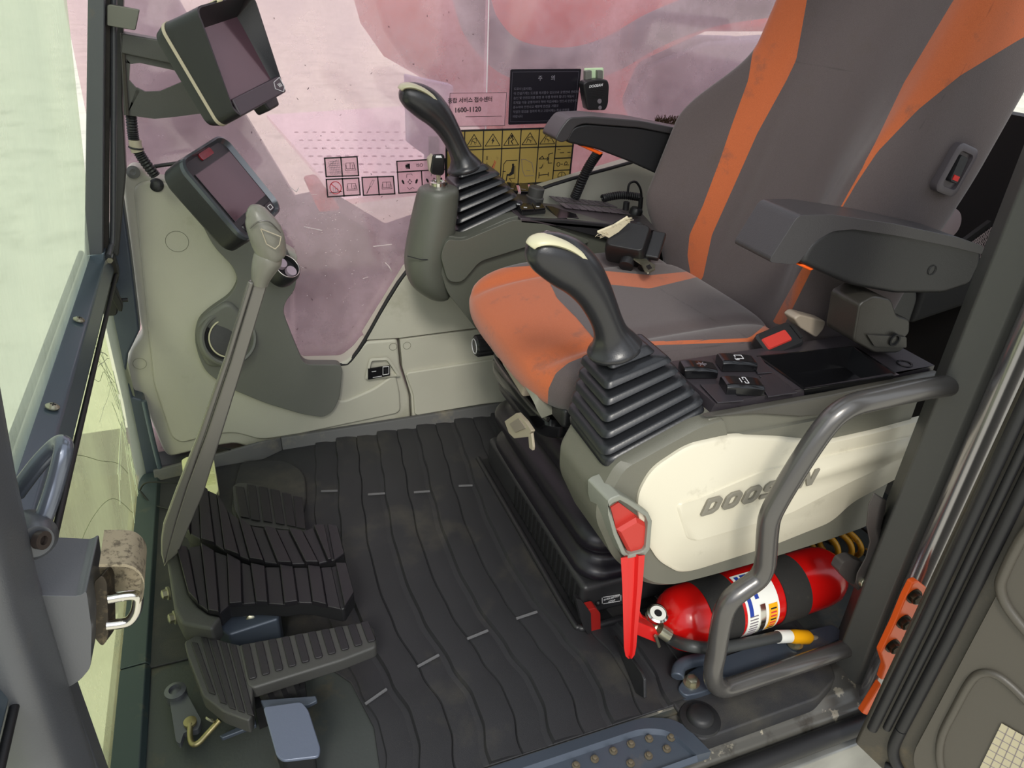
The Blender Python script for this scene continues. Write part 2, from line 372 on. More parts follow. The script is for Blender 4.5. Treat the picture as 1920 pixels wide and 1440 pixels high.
# ================================================================== front windows
def glassmat(name, tint, haze, amt, scale, lo=.3, hi=.8, gl=.05, streak=None):
    m = bpy.data.materials.new(name); m.use_nodes = True; nt = m.node_tree; nt.nodes.clear()
    o = N(nt, 'ShaderNodeOutputMaterial'); t = N(nt, 'ShaderNodeBsdfTransparent'); t.inputs[0].default_value = tint + (1,)
    d = N(nt, 'ShaderNodeBsdfDiffuse'); d.inputs[0].default_value = haze + (1,); tl = N(nt, 'ShaderNodeBsdfTranslucent'); tl.inputs[0].default_value = haze + (1,)
    a = N(nt, 'ShaderNodeMixShader'); a.inputs[0].default_value = .6; nt.links.new(d.outputs[0], a.inputs[1]); nt.links.new(tl.outputs[0], a.inputs[2])
    tc = N(nt, 'ShaderNodeTexCoord'); n = N(nt, 'ShaderNodeTexNoise'); n.inputs['Scale'].default_value = scale; n.inputs['Detail'].default_value = 8; n.inputs['Roughness'].default_value = .62
    mp = N(nt, 'ShaderNodeMapping'); nt.links.new(tc.outputs['Object'], mp.inputs[0]); mp.inputs['Scale'].default_value = streak or (1, 1, 1)
    nt.links.new(mp.outputs[0], n.inputs['Vector'])
    r = N(nt, 'ShaderNodeMapRange'); r.inputs[1].default_value = lo; r.inputs[2].default_value = hi; r.inputs[3].default_value = amt[0]; r.inputs[4].default_value = amt[1]
    nt.links.new(n.outputs[0], r.inputs[0])
    x = N(nt, 'ShaderNodeMixShader'); nt.links.new(r.outputs[0], x.inputs[0]); nt.links.new(t.outputs[0], x.inputs[1]); nt.links.new(a.outputs[0], x.inputs[2])
    gs = N(nt, 'ShaderNodeBsdfGlossy'); gs.inputs['Roughness'].default_value = .08
    y = N(nt, 'ShaderNodeMixShader'); y.inputs[0].default_value = gl; nt.links.new(x.outputs[0], y.inputs[1]); nt.links.new(gs.outputs[0], y.inputs[2]); nt.links.new(y.outputs[0], o.inputs[0])
    return m
GF = glassmat('front_glass', (.90, .95, .86), (.84, .90, .78), (.22, .5), 3, streak=(1, 2.2, .6))
GL = glassmat('lower_glass', (.92, .96, .78), (.86, .90, .66), (.2, .45), 4, streak=(1, 2, .7))
GP = glassmat('side_pane', (.97, .86, .88), (.92, .76, .82), (.12, .50), 3.2, .34, .72, .07)
g = G(); g.prism([(-.262, .45, .57), (-.262, 1.62, .57), (-.17, 1.60, 1.35), (-.17, .45, 1.35)], (-.005, 0, 0)); st('window_1', g, GF)
g = G(); g.prism([(-.285, .45, .0), (-.285, 1.60, .0), (-.270, 1.60, .56), (-.270, .45, .56)], (-.005, 0, 0))
arc = [(-.285 + .06 * (1 - math.cos(t)) * .4, 1.60 + .06 * math.sin(t)) for t in [math.pi / 2 * k / 6 for k in range(7)]]
g.loft([[V((a + z / .56 * .015, b, z)) for a, b in arc] for z in (0, .56)], False, False, closed=False); st('window_2', g, GL)
ck = G()   # cracks in the lower pane
crk = pm('crack_white', (232, 238, 212), .3); random.seed(5)
cen = (1.585, .27)
for k in range(26):
    a = random.choice([random.uniform(-2.3, -1.2), random.uniform(-2.0, -1.35), random.uniform(1.9, 3.6)]); L = random.uniform(.06, .34); y, z = cen; y += random.uniform(-.03, .02); z += random.uniform(-.12, .1); pts = [V((-.272, y, z))]
    for s_ in range(7):
        a += random.uniform(-.18, .18); y += math.cos(a) * L / 7; z += math.sin(a) * L / 7
        if y > 1.6 or z < .01 or z > .53 or y < .8: break
        pts.append(V((-.2805 + z * .018, y, z)))
    pts[0] = pts[1] if len(pts) > 1 else pts[0]
    if len(pts) > 3: ck.tube(pts[1:], random.choice([.0005, .0008, .0012]), 4)
tag(obj('glass_crack', ck, crk), 'white cracks spreading over the lower front glass', 'crack', kind='stuff')
ck = G()
for pts in ([(.93, .50), (1.1, .43), (1.28, .30), (1.42, .2), (1.5, .12)], [(.9, .35), (1.1, .3), (1.3, .2), (1.45, .05)], [(1.38, .52), (1.46, .42), (1.52, .36), (1.585, .30)], [(1.3, .49), (1.42, .39), (1.5, .37), (1.58, .28)]):
    ck.tube([V((-.281 + b * .018, a, b)) for a, b in crv([(p[0], p[1], 0) for p in pts], 5) for a, b in [(a, b)]] if False else [V((-.281 + q.y * .018, q.x, q.y)) for q in crv([(p[0], p[1], 0) for p in pts], 5)], .0005, 4)
tag(obj('dark_crack', ck, pm('crack_dark', (140, 150, 112), .5)), 'thin dark cracks across the lower front glass', 'crack', kind='stuff')

# transverse bar between the two front panes
tb = thing('window_bar', 'blue grey cross bar with screws between upper and lower front glass', 'bar', (-.26, 1.2, .5))
g = G(); g.prism([(-.277, .45, .533), (-.285, .45, .575), (-.262, .45, .592), (-.235, .45, .580), (-.229, .45, .545), (-.245, .45, .528)], (0, 1.17, 0)); obj('rail', g, M['bar'], tb, bev=.004)
g = G(); g.tube([(-.228, .45, .536), (-.228, 1.60, .536)], .004, 10); g.tube([(-.28, .45, .587), (-.28, 1.60, .587)], .005, 10); obj('seal_edge', g, M['rubber'], tb)
for a, b in ((147, 603), (97, 767)):
    c = P(a, b, x=-.247); g = G(); n = V((.45, 0, 1)).normalized(); g.lathe(c + n * .003 + V((0, 0, .0)), n, [(.0085, 0), (.0085, .0015), (.005, .004), (.0015, .0045)], 20); sc_ = obj('screw', g, M['silver'], tb)
    g = G(); g.M = basis(c + n * .0075, n, (0, 1, 0)); g.box((0, 0, 0), (.007, .0014, .001)); g.box((0, 0, 0), (.0014, .007, .001)); obj('cross_slot', g, M['dark'], sc_)
g = G(); g.prism(px([(160, 478), (197, 473), (196, 507), (186, 512), (158, 506)], y=1.56), (0, .05, 0)); obj('corner_bracket', g, M['bar'], tb, bev=.004)

# far front pillar: window frame, guide tube, dark flange
ap = thing('sliding_window_frame', 'dark steel side frame of the sliding windscreen', 'window frame', (-.24, 1.6, .6))
YA = 1.56
g = G(); g.prism([P(165, -60, y=YA), P(197, -60, y=YA), P(193, 478, y=YA), P(158, 480, y=YA)], (0, .03, 0)); obj('frame_post', g, M['steel'], ap, bev=.003)
g = G(); g.prism([P(197, -60, y=YA + .03), P(207, -60, y=YA + .03), P(203, 470, y=YA + .03), P(193, 475, y=YA + .03)], (0, .02, 0)); obj('channel', g, pm('channel', (58, 54, 48), .8, var=.3, vs=60), ap)
g = G(); g.tube(crv([P(213, -60, y=1.6), P(213, 200, y=1.6), P(212, 430, y=1.6), P(208, 462, y=1.59), P(203, 480, y=1.57)], 6), .0055, 12); obj('guide_tube', g, M['steel'], ap)
g = G(); g.prism([P(208, -60, y=1.64), P(232, -60, y=1.64), P(230, 200, y=1.64), P(236, 320, y=1.64), P(222, 480, y=1.64), P(205, 480, y=1.64)], (0, .03, 0)); obj('flange', g, M['pillar'], ap, bev=.003)
g = G(); g.prism([P(*q, y=1.655) for q in ((200, 440), (224, 330), (245, 480), (262, 620), (240, 665), (236, 700), (250, 745), (268, 750), (300, 885), (310, 905), (262, 905), (252, 880), (232, 760), (182, 545))], (0, .04, 0))
st('trim_2', g, M['bluegrey'], bev=.005)
g = G(); g.tube(crv([P(270, 752, y=1.64), P(285, 820, y=1.64), P(300, 880, y=1.64), P(303, 905, y=1.63)], 5), .006, 10); tag(obj('pillar_seal', g, M['bar']), 'thin blue grey rib at the foot of the far front pillar', 'seal')

# latch parts at the end of the bar
la = thing('windscreen_latch', 'black windscreen latch with screw at the end of the cross bar', 'latch', P(200, 530, y=1.6))
g = G(); g.prism(fillet(px([(192, 505), (212, 480), (222, 512), (222, 528), (210, 540), (183, 540), (182, 520)], y=1.60), .008), (0, .03, 0)); obj('bracket', g, pm('latch_bracket', (52, 50, 42), .35, metal=.3), la, bev=.002)
g = G(); g.lathe(P(191, 517, y=1.6), (0, -1, 0), [(.0095, 0), (.0095, .002), (.007, .006), (.002, .007)], 20); obj('screw', g, M['silver'], la)
g = G(); g.prism(fillet(px([(180, 538), (208, 532), (216, 548), (222, 560), (220, 592), (196, 594), (186, 575)], y=1.585), .008), (0, .035, 0)); obj('hook', g, M['black'], la, bev=.003)
g = G(); g.prism(fillet(px([(200, 534), (210, 532), (222, 556), (230, 572), (229, 585), (222, 584), (210, 560)], y=1.57), .003), (0, .016, 0)); obj('lever', g, M['rubber'], la, bev=.002)
g = G(); g.tube([P(225, 563, y=1.6), P(240, 562, y=1.6)], .0042, 12); obj('pin', g, M['black'], la)
g = G(); g.lathe(P(206, 487, y=1.58), (0, -1, 0), [(.006, 0), (.006, .006)], 6); g.lathe(P(204, 476, y=1.58), (0, -1, 0), [(.006, 0), (.006, .006)], 6); g.tube([P(200, 498, y=1.58), P(198, 508, y=1.58)], .004, 8); obj('nut', g, M['silver'], la)

# top left clip and bracket of the upper screen
g = G(); g.prism(fillet(px([(200, 10), (206, 8), (262, 18), (254, 57), (240, 55), (200, 48)], y=1.57), .003), (0, .012, 0)); cl = obj('clip_plate', g, pm('clip', (112, 112, 104), .4, metal=.5), bev=.002); tag(cl, 'bent grey metal clip on the windscreen frame at the top left', 'clip')

# near front pillar
g = G()
e = [(-.155, 1.5), (-.163, 1.0), (-.169, .861), (-.184, .733), (-.194, .626), (-.200, .48), (-.204, .34), (-.205, .1), (-.205, -.3)]
rings = []
for x, z in e: rings.append(fillet([(x, .60, z), (x - .22, .60, z), (x - .22, .53, z), (x - .014, .53, z)], .022, 5))
g.loft(rings); st('trim_3', g, pm('near_pillar_paint', (92, 94, 98), .38, metal=.25, bump=(600, .15), dirt=((130, 118, 98), 7, .55, .85)), ang=60)
g = G(); g.prism([(-.19, .601, .60), (-.21, .601, .56), (-.213, .601, -.2), (-.34, .601, -.2), (-.34, .601, .60)], (0, .035, 0)); tag(obj('inner_pillar_flange', g, M['steel'], bev=.006), 'dark inner flange behind the near front pillar', 'flange')

# ================================================================== far side wall
def panel(name, pts, y, d, mat, bev=.006, rad=.01, **k):
    g = G(); g.prism(fillet(px(pts, y=y), rad, 4), (0, d, 0)); return obj(name, g, mat, bev=bev, **k)
T1 = [(228, 335), (243, 312), (264, 314), (276, 332), (345, 342), (560, 480), (545, 545), (531, 585), (547, 632), (569, 682), (645, 680), (668, 662), (684, 641), (746, 636), (751, 690), (768, 742), (771, 797),
      (640, 824), (560, 838), (490, 848), (462, 838), (440, 832), (400, 838), (318, 858), (306, 846), (268, 752), (240, 728), (236, 685), (246, 655), (268, 626), (262, 600)]
a = panel('front_side_trim', T1, 1.70, .05, M['trim'], .008, .012); tag(a, 'pale grey moulded side trim panel below the two screens', 'trim panel')
ft = a
g = G(); g.prism(fillet(px([(250, 350), (276, 338), (345, 350), (555, 490), (541, 545), (527, 585), (543, 640), (560, 700), (640, 755), (700, 730), (742, 700), (750, 735), (752, 775), (560, 815), (490, 826), (440, 812), (400, 816), (340, 832), (322, 822), (288, 720), (272, 560)], y=1.692), .02, 5), (0, .012, 0))
obj('raised_field', g, M['trim'], ft, bev=.006)
for c_, r_ in (((332, 453), .023), ((262, 682), .014), ((737, 650), .010)):
    g = G(); c = P(*c_, y=1.6915 if c_[0] < 700 else 1.699); g.ring(c, (0, 1, 0), r_, .0006, 40, 6); obj('plug_outline', g, pm('line_' + str(c_[0]), (130, 130, 116), .6), ft)
for c_ in ((250, 323), (294, 347)):
    g = G(); g.lathe(P(*c_, y=1.695), (-.1, -1, .3), [(.013, 0), (.013, .003), (.006, .005), (.002, .003)] if c_[0] < 260 else [(.014, -.004), (.014, .003), (.010, .006), (.003, .007)], 24); obj('cap', g, M['black'] if c_[0] > 260 else M['olive'], ft)
IN = [(360, 385), (400, 462), (437, 500), (447, 527), (432, 555), (392, 582), (371, 602), (364, 635), (372, 668), (386, 698), (427, 727), (500, 757), (567, 777), (606, 783), (624, 772), (637, 747), (643, 684), (570, 684), (548, 632), (531, 587), (534, 567), (553, 545), (557, 517), (540, 470), (470, 400)]
duct = thing('air_duct', 'dark olive air duct moulding with round vent beside the lever', 'air duct', P(480, 700, y=1.68))
g = G(); g.prism(fillet(px(IN, y=1.672), .02, 5), (0, .03, 0)); obj('duct_body', g, M['olive'], duct, bev=.012, seg=4)
g = G(); g.prism(fillet(px([(366, 610), (390, 588), (430, 562), (462, 600), (448, 660), (420, 690), (388, 690), (370, 650)], y=1.66), .03, 5), (0, .02, 0)); obj('vent_bulge', g, M['olive'], duct, bev=.012, seg=4)
vc = P(430, 634, y=1.65); vn = V((.35, -1, .35)).normalized(); vm = basis(vc, vn, (0, 0, 1))
g = G(vm); g.lathe((0, 0, -.02), (0, 0, 1), [(.066, 0), (.065, .018), (.061, .022), (.056, .021), (.052, .010), (.047, -.002), (.02, -.004)], 48, cap=False); g.lathe((0, 0, -.028), (0, 0, 1), [(.05, 0), (.05, .004)], 40); v_ = obj('vent', g, M['olive'], duct)
g = G(vm); g.lathe((0, 0, -.019), (0, 0, 1), [(.051, 0), (.050, .006)], 40); obj('vent_cavity', g, M['dark'], v_)
g = G(vm); g.ring((0, 0, -.004), (0, 0, 1), .044, .0020); obj('vent_ring', g, M['gripcream'], v_)
g = G(vm); g.lathe((0, 0, -.018), (0, 0, 1), [(.042, 0), (.041, .012), (.02, .015), (.003, .015)], 40); g.ring((.004, 0, -.005), (0, 0, 1), .014, .0008); obj('vent_flap', g, M['pedaledge'], v_)
cup = thing('lighter_socket', 'small round dark socket with two pale discs behind the lever grip', 'socket', P(540, 510, y=1.63))
cm = basis(P(538, 500, y=1.62), (.5, -.6, .75), (0, 0, 1))
g = G(cm); g.lathe((0, 0, -.03), (0, 0, 1), [(.030, -.01), (.033, .0), (.034, .024), (.031, .032), (.027, .032), (.025, .022), (.01, .02)], 40); obj('collar', g, M['black'], cup)
g = G(cm); g.ring((0, 0, .002), (0, 0, 1), .0285, .0014); obj('rim', g, M['chrome'], cup)
g = G(cm); g.lathe((-.006, .012, -.008), (0, 0, 1), [(.013, 0), (.012, .01)], 28); g.lathe((.005, -.012, -.008), (0, 0, 1), [(.013, 0), (.012, .008)], 28); obj('disc', g, pm('lilac_disc', (176, 160, 172), .4), cup)
T2 = [(750, 637), (940, 612), (1040, 600), (1040, 762), (908, 775), (774, 797), (771, 742), (755, 690)]
a = panel('rear_side_trim', T2, 1.70, .05, M['trim'], .005, .004); tag(a, 'pale grey lower side panel reaching behind the seat', 'trim panel')
g = G(); g.prism(fillet(px([(760, 700), (940, 672), (1040, 660), (1040, 745), (908, 758), (778, 780), (776, 742)], y=1.690), .012, 4), (0, .016, 0)); obj('raised_field', g, M['trim'], a, bev=.008)
g = G(); g.ring(P(763, 648, y=1.699), (0, 1, 0), .010, .0006, 40, 6); obj('plug_outline', g, pm('line_b', (130, 130, 116), .6), a)
T3 = [(684, 638), (765, 508), (1000, 360), (1180, 306), (1330, 270), (1420, 560), (1040, 598), (940, 609), (750, 634)]
a = panel('upper_side_trim', T3, 1.70, .05, M['trim'], .006, .006); tag(a, 'grey triangular side panel between window and lower trim', 'trim panel')
# socket recess in the trim
us = thing('socket_panel', 'small recessed black socket panel in the grey side trim', 'socket panel', P(710, 700, y=1.68))
c = [P(*q, y=1.688) for q in ((684, 712), (693, 672), (728, 670), (752, 706))]
g = G(); top = fillet(c, .008, 4)
rim2 = [p + (P(712, 695, y=1.688) - p) * .16 + V((0, .002, 0)) for p in top]; back = [p + (P(712, 695, y=1.688) - p) * .3 + V((0, .02, 0)) for p in top]
g.loft([top, [p + V((0, -.004, 0)) for p in rim2], back], False, True); obj('recess', g, M['trim'], us)
g = G(); g.prism(px([(690, 692), (731, 686), (731, 704), (690, 712)], y=1.684), (0, .004, 0)); pl = obj('label_plate', g, M['blackg'], us)
g = G()
for q in ([(697, 697), (705, 696)], [(699, 708), (716, 705)], [(718, 688), (729, 687)], [(718, 703), (729, 701)], [(718, 688), (718, 703)], [(729, 687), (729, 701)]): g.bar(P(*q[0], y=1.6835), P(*q[1], y=1.6835), .0012, .0018, up=(0, -1, 0))
obj('printing', g, M['inkw'], pl)
g = G(); g.prism(px([(720, 692), (728, 691), (727, 699), (722, 700)], y=1.682), (0, .003, 0)); obj('socket', g, M['dark'], pl)
# window gasket and panes
g = G()
g.tube(crv([P(*q, y=1.705) for q in ((566, 684), (640, 683), (655, 678), (668, 662), (684, 638), (765, 506), (860, 440), (1000, 360), (1180, 306), (1330, 262))], 5), .0055, 10)
g.tube([P(290, 312, y=1.705), P(360, 302, y=1.705)], .004, 8)
st('trim_4', g, M['rubber'])
g = G(); g.prism([(-.26, 1.76, -.02), (.62, 1.76, -.02), (.62, 1.76, 1.5), (-.22, 1.76, 1.5)], (0, .004, 0)); st('window_3', g, GP)
g = G(); g.prism([(.615, 1.772, -.02), (2.4, 1.772, -.02), (2.4, 1.772, 1.5), (.615, 1.772, 1.5)], (0, .004, 0)); st('window_4', g, GP)
g = G(); g.box((.6165, 1.7585, .9), (.0016, .002, 1.1)); tag(obj('pane_edge_glint', g, M['inkw']), 'vertical edge where the two side panes overlap, its reflection painted as a bright line', 'pane edge')  # white strip paints the light reflected along the pane edge
g = G(); g.prism([(-.30, 1.78, -.3), (1.9, 1.78, -.3), (1.9, 1.78, .06), (-.30, 1.78, .06)], (0, .05, 0)); st('wall_right', g, M['trim'])

# ================================================================== rear
g = G(); g.box((1.62, 1.2, .36), (.05, 1.3, 1.06)); st('wall_rear', g, M['rearpanel'])
g = G(); g.prism([(1.30, 1.0, .60), (1.58, 1.0, .60), (1.58, 1.0, .55), (1.30, 1.0, .50)], (0, .75, 0)); tag(obj('rear_shelf', g, M['rearpanel'], bev=.015), 'black shelf moulding behind the seat', 'shelf')
g = G(); g.prism(px([(1885, 95), (1960, 95), (1960, 135), (1880, 120)], y=1.0), (0, .6, 0)); tag(obj('rear_ledge', g, M['black'], bev=.01), 'black rounded ledge at the top of the rear panel', 'ledge')
np_ = thing('net_pocket', 'pale net pocket behind the near armrest', 'net', P(1830, 520, y=1.05))
nf = px([(1868, 420), (1850, 560), (1760, 552), (1800, 470)], y=1.08)
g = G()
def lerp4(q, u, v): return q[0] * (1 - u) * (1 - v) + q[1] * (1 - u) * v + q[2] * u * v + q[3] * u * (1 - v)
for k in range(14):
    for s_ in (0, 1):
        pts = []
        for j in range(15):
            v = j / 14; u = (k + .5 + .38 * (1 if (j + s_ * 1) % 2 else -1) * 1) / 14
            pts.append(lerp4(nf, min(max(u, 0), 1), v))
        g.tube(pts, .0011, 4)
tag(obj('mesh_cord', g, M['netting'], np_), kind='stuff')
g = G(); g.tube([nf[0], nf[1], nf[2]], .004, 8); obj('edge_cord', g, M['rubber'], np_)
g = G(); g.prism([p + V((.01, .02, 0)) for p in nf], (0, .01, 0)); obj('pocket_back', g, M['dark'], np_)

# ================================================================== rear door pillar
g = G()
pl = [(.957, .66), (.975, .618), (1.02, .60), (1.08, .66), (1.02, .72)]
g.loft([[V((x + dx, y, z)) for x, y in pl] for z, dx in ((-.04, -.003), (.31, 0), (.78, .012), (1.5, .03))]); pil5 = st('trim_5', g, M['pillar'], bev=.004)
g = G(); g.tube([(.990, .596, -.06), (.992, .594, .31), (1.004, .594, .78), (1.02, .594, 1.5)], .020, 24); tt = obj('pillar_tube', g, pm('shiny_tube', (158, 156, 158), .2, metal=.85)); tag(tt, 'shiny round steel edge of the rear door pillar', 'tube')
g = G(); c0 = [P(1607, 1233, y=.655), P(1590, 1262, y=.65), P(1570, 1285, y=.64), P(1545, 1303, y=.625), P(1520, 1316, y=.615)]
g.loft([[p, p + V((.11, 0, -.02)), p + V((.11, -.02, -.05)), p + V((0, -.005, -.012))] for p in c0]); tag(obj('pillar_foot', g, M['grime'], pil5, bev=.002))
# unseen cab roof with open hatch, added to deepen contrast and reflections inside
g = G(); g.prism([(-.20, .60, 1.72), (.12, .60, 1.72), (.12, 1.80, 1.72), (-.20, 1.80, 1.72)], (0, 0, .06)); g.prism([(.86, .60, 1.72), (1.7, .60, 1.72), (1.7, 1.80, 1.72), (.86, 1.80, 1.72)], (0, 0, .06))
g.prism([(.12, .60, 1.72), (.86, .60, 1.72), (.86, .86, 1.72), (.12, .86, 1.72)], (0, 0, .06)); g.prism([(.12, 1.52, 1.72), (.86, 1.52, 1.72), (.86, 1.80, 1.72), (.12, 1.80, 1.72)], (0, 0, .06))
st('unseen_ceiling', g, pm('headliner', (150, 146, 140), .9))
# ================================================================== seat
def sdist(pt, poly):
    "signed distance, positive inside"
    x, y = pt; ins = False; best = 1e9; m = len(poly)
    for i in range(m):
        (x1, y1), (x2, y2) = poly[i - 1], poly[i]
        if (y1 > y) != (y2 > y) and x < (x2 - x1) * (y - y1) / (y2 - y1) + x1: ins = not ins
        dx, dy = x2 - x1, y2 - y1; L = dx * dx + dy * dy or 1
        t = max(0, min(1, ((x - x1) * dx + (y - y1) * dy) / L)); best = min(best, math.hypot(x - x1 - t * dx, y - y1 - t * dy))
    return best if ins else -best
def pdist(pt, line):
    x, y = pt; best = 1e9
    for (x1, y1), (x2, y2) in zip(line, line[1:]):
        dx, dy = x2 - x1, y2 - y1; L = dx * dx + dy * dy or 1
        t = max(0, min(1, ((x - x1) * dx + (y - y1) * dy) / L)); best = min(best, math.hypot(x - x1 - t * dx, y - y1 - t * dy))
    return best
def fabric():
    m = bpy.data.materials.new('seat_fabric'); m.use_nodes = True; nt = m.node_tree; b = nt.nodes['Principled BSDF']
    b.inputs['Roughness'].default_value = .85; b.inputs['Specular IOR Level'].default_value = .25; b.inputs['Sheen Weight'].default_value = .25
    tc = N(nt, 'ShaderNodeTexCoord')
    at = N(nt, 'ShaderNodeAttribute'); at.attribute_name = 'stripe'; gt = N(nt, 'ShaderNodeMath', operation='GREATER_THAN'); gt.inputs[1].default_value = 0
    nt.links.new(at.outputs['Fac'], gt.inputs[0])
    sm = N(nt, 'ShaderNodeAttribute'); sm.attribute_name = 'seam'
    sr = N(nt, 'ShaderNodeMapRange'); sr.inputs[1].default_value = 0; sr.inputs[2].default_value = 2.2; sr.inputs[3].default_value = .45; sr.inputs[4].default_value = 0; nt.links.new(sm.outputs['Fac'], sr.inputs[0])
    def mix(f, a, c, bl='MIX'):
        x = N(nt, 'ShaderNodeMix'); x.data_type = 'RGBA'; x.blend_type = bl
        for s_, v_ in ((x.inputs[0], f), (x.inputs[6], a), (x.inputs[7], c)):
            if isinstance(v_, (tuple, float)): s_.default_value = v_
            else: nt.links.new(v_, s_)
        return x.outputs[2]
    n1 = N(nt, 'ShaderNodeTexNoise'); n1.inputs['Scale'].default_value = 900; n1.inputs['Detail'].default_value = 2; nt.links.new(tc.outputs['Object'], n1.inputs[0])
    n2 = N(nt, 'ShaderNodeTexNoise'); n2.inputs['Scale'].default_value = 14; n2.inputs['Detail'].default_value = 6; n2.inputs['Roughness'].default_value = .7; nt.links.new(tc.outputs['Object'], n2.inputs[0])
    r2 = N(nt, 'ShaderNodeMapRange'); r2.inputs[1].default_value = .56; r2.inputs[2].default_value = .76; r2.inputs[4].default_value = .7; nt.links.new(n2.outputs[0], r2.inputs[0])
    col = mix(gt.outputs[0], lin((84, 75, 75)) + (1,), lin((176, 92, 54)) + (1,))
    col = mix(r2.outputs[0], col, lin((82, 72, 68)) + (1,))
    col = mix(sr.outputs[0], col, (.02, .015, .015, 1))
    r1 = N(nt, 'ShaderNodeMapRange'); r1.inputs[3].default_value = .72; r1.inputs[4].default_value = 1.28; nt.links.new(n1.outputs[0], r1.inputs[0])
    cb = N(nt, 'ShaderNodeCombineColor'); [nt.links.new(r1.outputs[0], cb.inputs[i]) for i in range(3)]
    col = mix(1.0, col, cb.outputs[0], 'MULTIPLY'); nt.links.new(col, b.inputs['Base Color'])
    bp = N(nt, 'ShaderNodeBump'); bp.inputs['Strength'].default_value = .5; bp.inputs['Distance'].default_value = .0008; nt.links.new(n1.outputs[0], bp.inputs['Height']); nt.links.new(bp.outputs[0], b.inputs['Normal'])
    return m
FAB = fabric()
def pattern(o, polys, seams, facing):
    me = o.data; org = ORG[o.name]
    a = me.attributes.new('stripe', 'FLOAT', 'POINT'); s_ = me.attributes.new('seam', 'FLOAT', 'POINT')
    for i, v in enumerate(me.vertices):
        q = v.co + org; p = proj(q)
        if facing(q): a.data[i].value = max(sdist(p, c) for c in polys); s_.data[i].value = min([pdist(p, l) for l in seams] + [50])
        else: a.data[i].value = -20; s_.data[i].value = 50

seat = thing('operator_seat', 'dark grey and orange fabric suspension seat on a black bellows base', 'seat', (.70, 1.18, .42))
# cushion
def cushion():
    g = G(); n, m = 96, 96; rows = []
    cx, cy, hx, hy = .70, 1.183, .262, .276
    for i in range(n + 1):
        row = []; th = math.pi * (i / n)              # from top centre, over the edge, to the bottom
        for j in range(m):
            ph = 2 * math.pi * j / m; c, s_ = math.cos(ph), math.sin(ph)
            e = .50
            ex = math.copysign(abs(c) ** e, c); ey = math.copysign(abs(s_) ** e, s_)
            rr = math.sin(th) ** .34 if th < math.pi / 2 else math.sin(th) ** .5
            # radial sampling denser on the top
            if th < math.pi / 2: rr = min(1, (i / (n / 2)) ** .75); zz = (1 - rr ** 5.5) ** .42
            else: zz = -abs(math.cos(th)) ** .7
            x = cx + ex * hx * rr; y = cy + ey * hy * rr
            u = (y - cy) / hy; v_ = (x - cx) / hx
            top = .558 + .016 * math.exp(-((abs(u) - .84) / .15) ** 2) - .010 * math.exp(-((abs(u) - .62) / .06) ** 2) - .020 * max(0, -v_ - .35) ** 1.5 + .01 * v_
            z = .50 + (top - .50) * zz if zz > 0 else .50 + .075 * zz
            row.append(V((x, y, z)))
        rows.append(row)
    g.loft(rows, False, False, closed=True); bmesh.ops.remove_doubles(g.bm, verts=g.bm.verts, dist=.0004)
    return g
cu = obj('seat_cushion', cushion(), FAB, seat, ang=80)
O1 = [(860, 560), (885, 516), (930, 503), (1000, 498), (1060, 500), (1115, 506), (1220, 516), (1300, 508), (1314, 518), (1218, 541), (1140, 533), (1060, 515), (1027, 523), (1045, 560), (1080, 595), (1106, 626), (1118, 640),
      (1205, 640), (1300, 638), (1405, 634), (1440, 605), (1452, 612), (1425, 640), (1300, 645), (1208, 648), (1107, 664), (1066, 680), (1042, 700), (1028, 730), (1026, 790), (1000, 800), (860, 700)]
pattern(cu, [O1], [[(1027, 523), (1045, 560), (1080, 595), (1106, 626), (1118, 640)], [(1060, 800), (1075, 720), (1110, 685), (1200, 665), (1400, 642)], [(1236, 541), (1320, 590), (1400, 632)]], lambda q: q.z > .44)
# backrest
def backrest():
    g = G(); rows = []; n = 90; tilt = math.radians(17.6); d0 = V((math.sin(tilt), 0, math.cos(tilt))); f0 = V((-math.cos(tilt), 0, math.sin(tilt)))
    for i in range(n + 1):
        s_ = -.04 + .78 * i / n; z = .535 + s_ * math.cos(tilt)
        k = lambda a, b, lo, hi: lo + (hi - lo) * max(0, min(1, (z - a) / (b - a))) ** 1
        sm = lambda t: t * t * (3 - 2 * t)
        am = .108 * sm(max(0, min(1, (z - .50) / .16))) * (1 - .78 * sm(max(0, min(1, (z - .80) / .20))))
        hwf = .255 + .022 * sm(max(0, min(1, (z - .5) / .15))) - .05 * sm(max(0, min(1, (z - .80) / .2)))      # far half width
        hwn = .258 + .012 * sm(max(0, min(1, (z - .7) / .2)))
        ci = [(-hwn + .05, -.155), (-hwn - .004, -.145), (-hwn - .006, -.06), (-hwn + .002, .012 + am * .1), (-hwn + .035, .02 + am * .48), (-hwn + .085, .012 + am * .32), (-.115, .004), (-.05, 0), (.05, 0), (.115, .004),
              (hwf - .085, .01 + am * .5), (hwf - .035, .016 + am * 1.0), (hwf - .002, am * .75 - .01), (hwf + .004, -.06), (hwf, -.145), (hwf - .05, -.155)]
        pts = crv([(a, b, 0) for a, b in ci], 7)
        end = 1 - .0 * i
        base = V((.968, 1.18, .535)) + d0 * s_
        rows.append([base + V((0, p.x * end, 0)) + f0 * p.y for p in pts])
    g.loft(rows, True, True, closed=True); return g
bk = obj('backrest', backrest(), FAB, seat, ang=80)
SL = [(1436, -60), (1437, 0), (1410, 105), (1403, 150), (1372, 235), (1350, 300), (1318, 385), (1293, 440), (1289, 480), (1300, 545), (1318, 520), (1335, 440), (1380, 340), (1420, 250), (1475, 150), (1493, 112), (1513, 0), (1520, -60)]
SR = [(1830, -60), (1788, 0), (1695, 155), (1640, 270), (1578, 385), (1500, 510), (1448, 605), (1470, 610), (1520, 510), (1582, 385), (1605, 345), (1645, 285), (1690, 238), (1722, 205), (1800, 142), (1905, 78), (1990, 30), (1990, -80)]
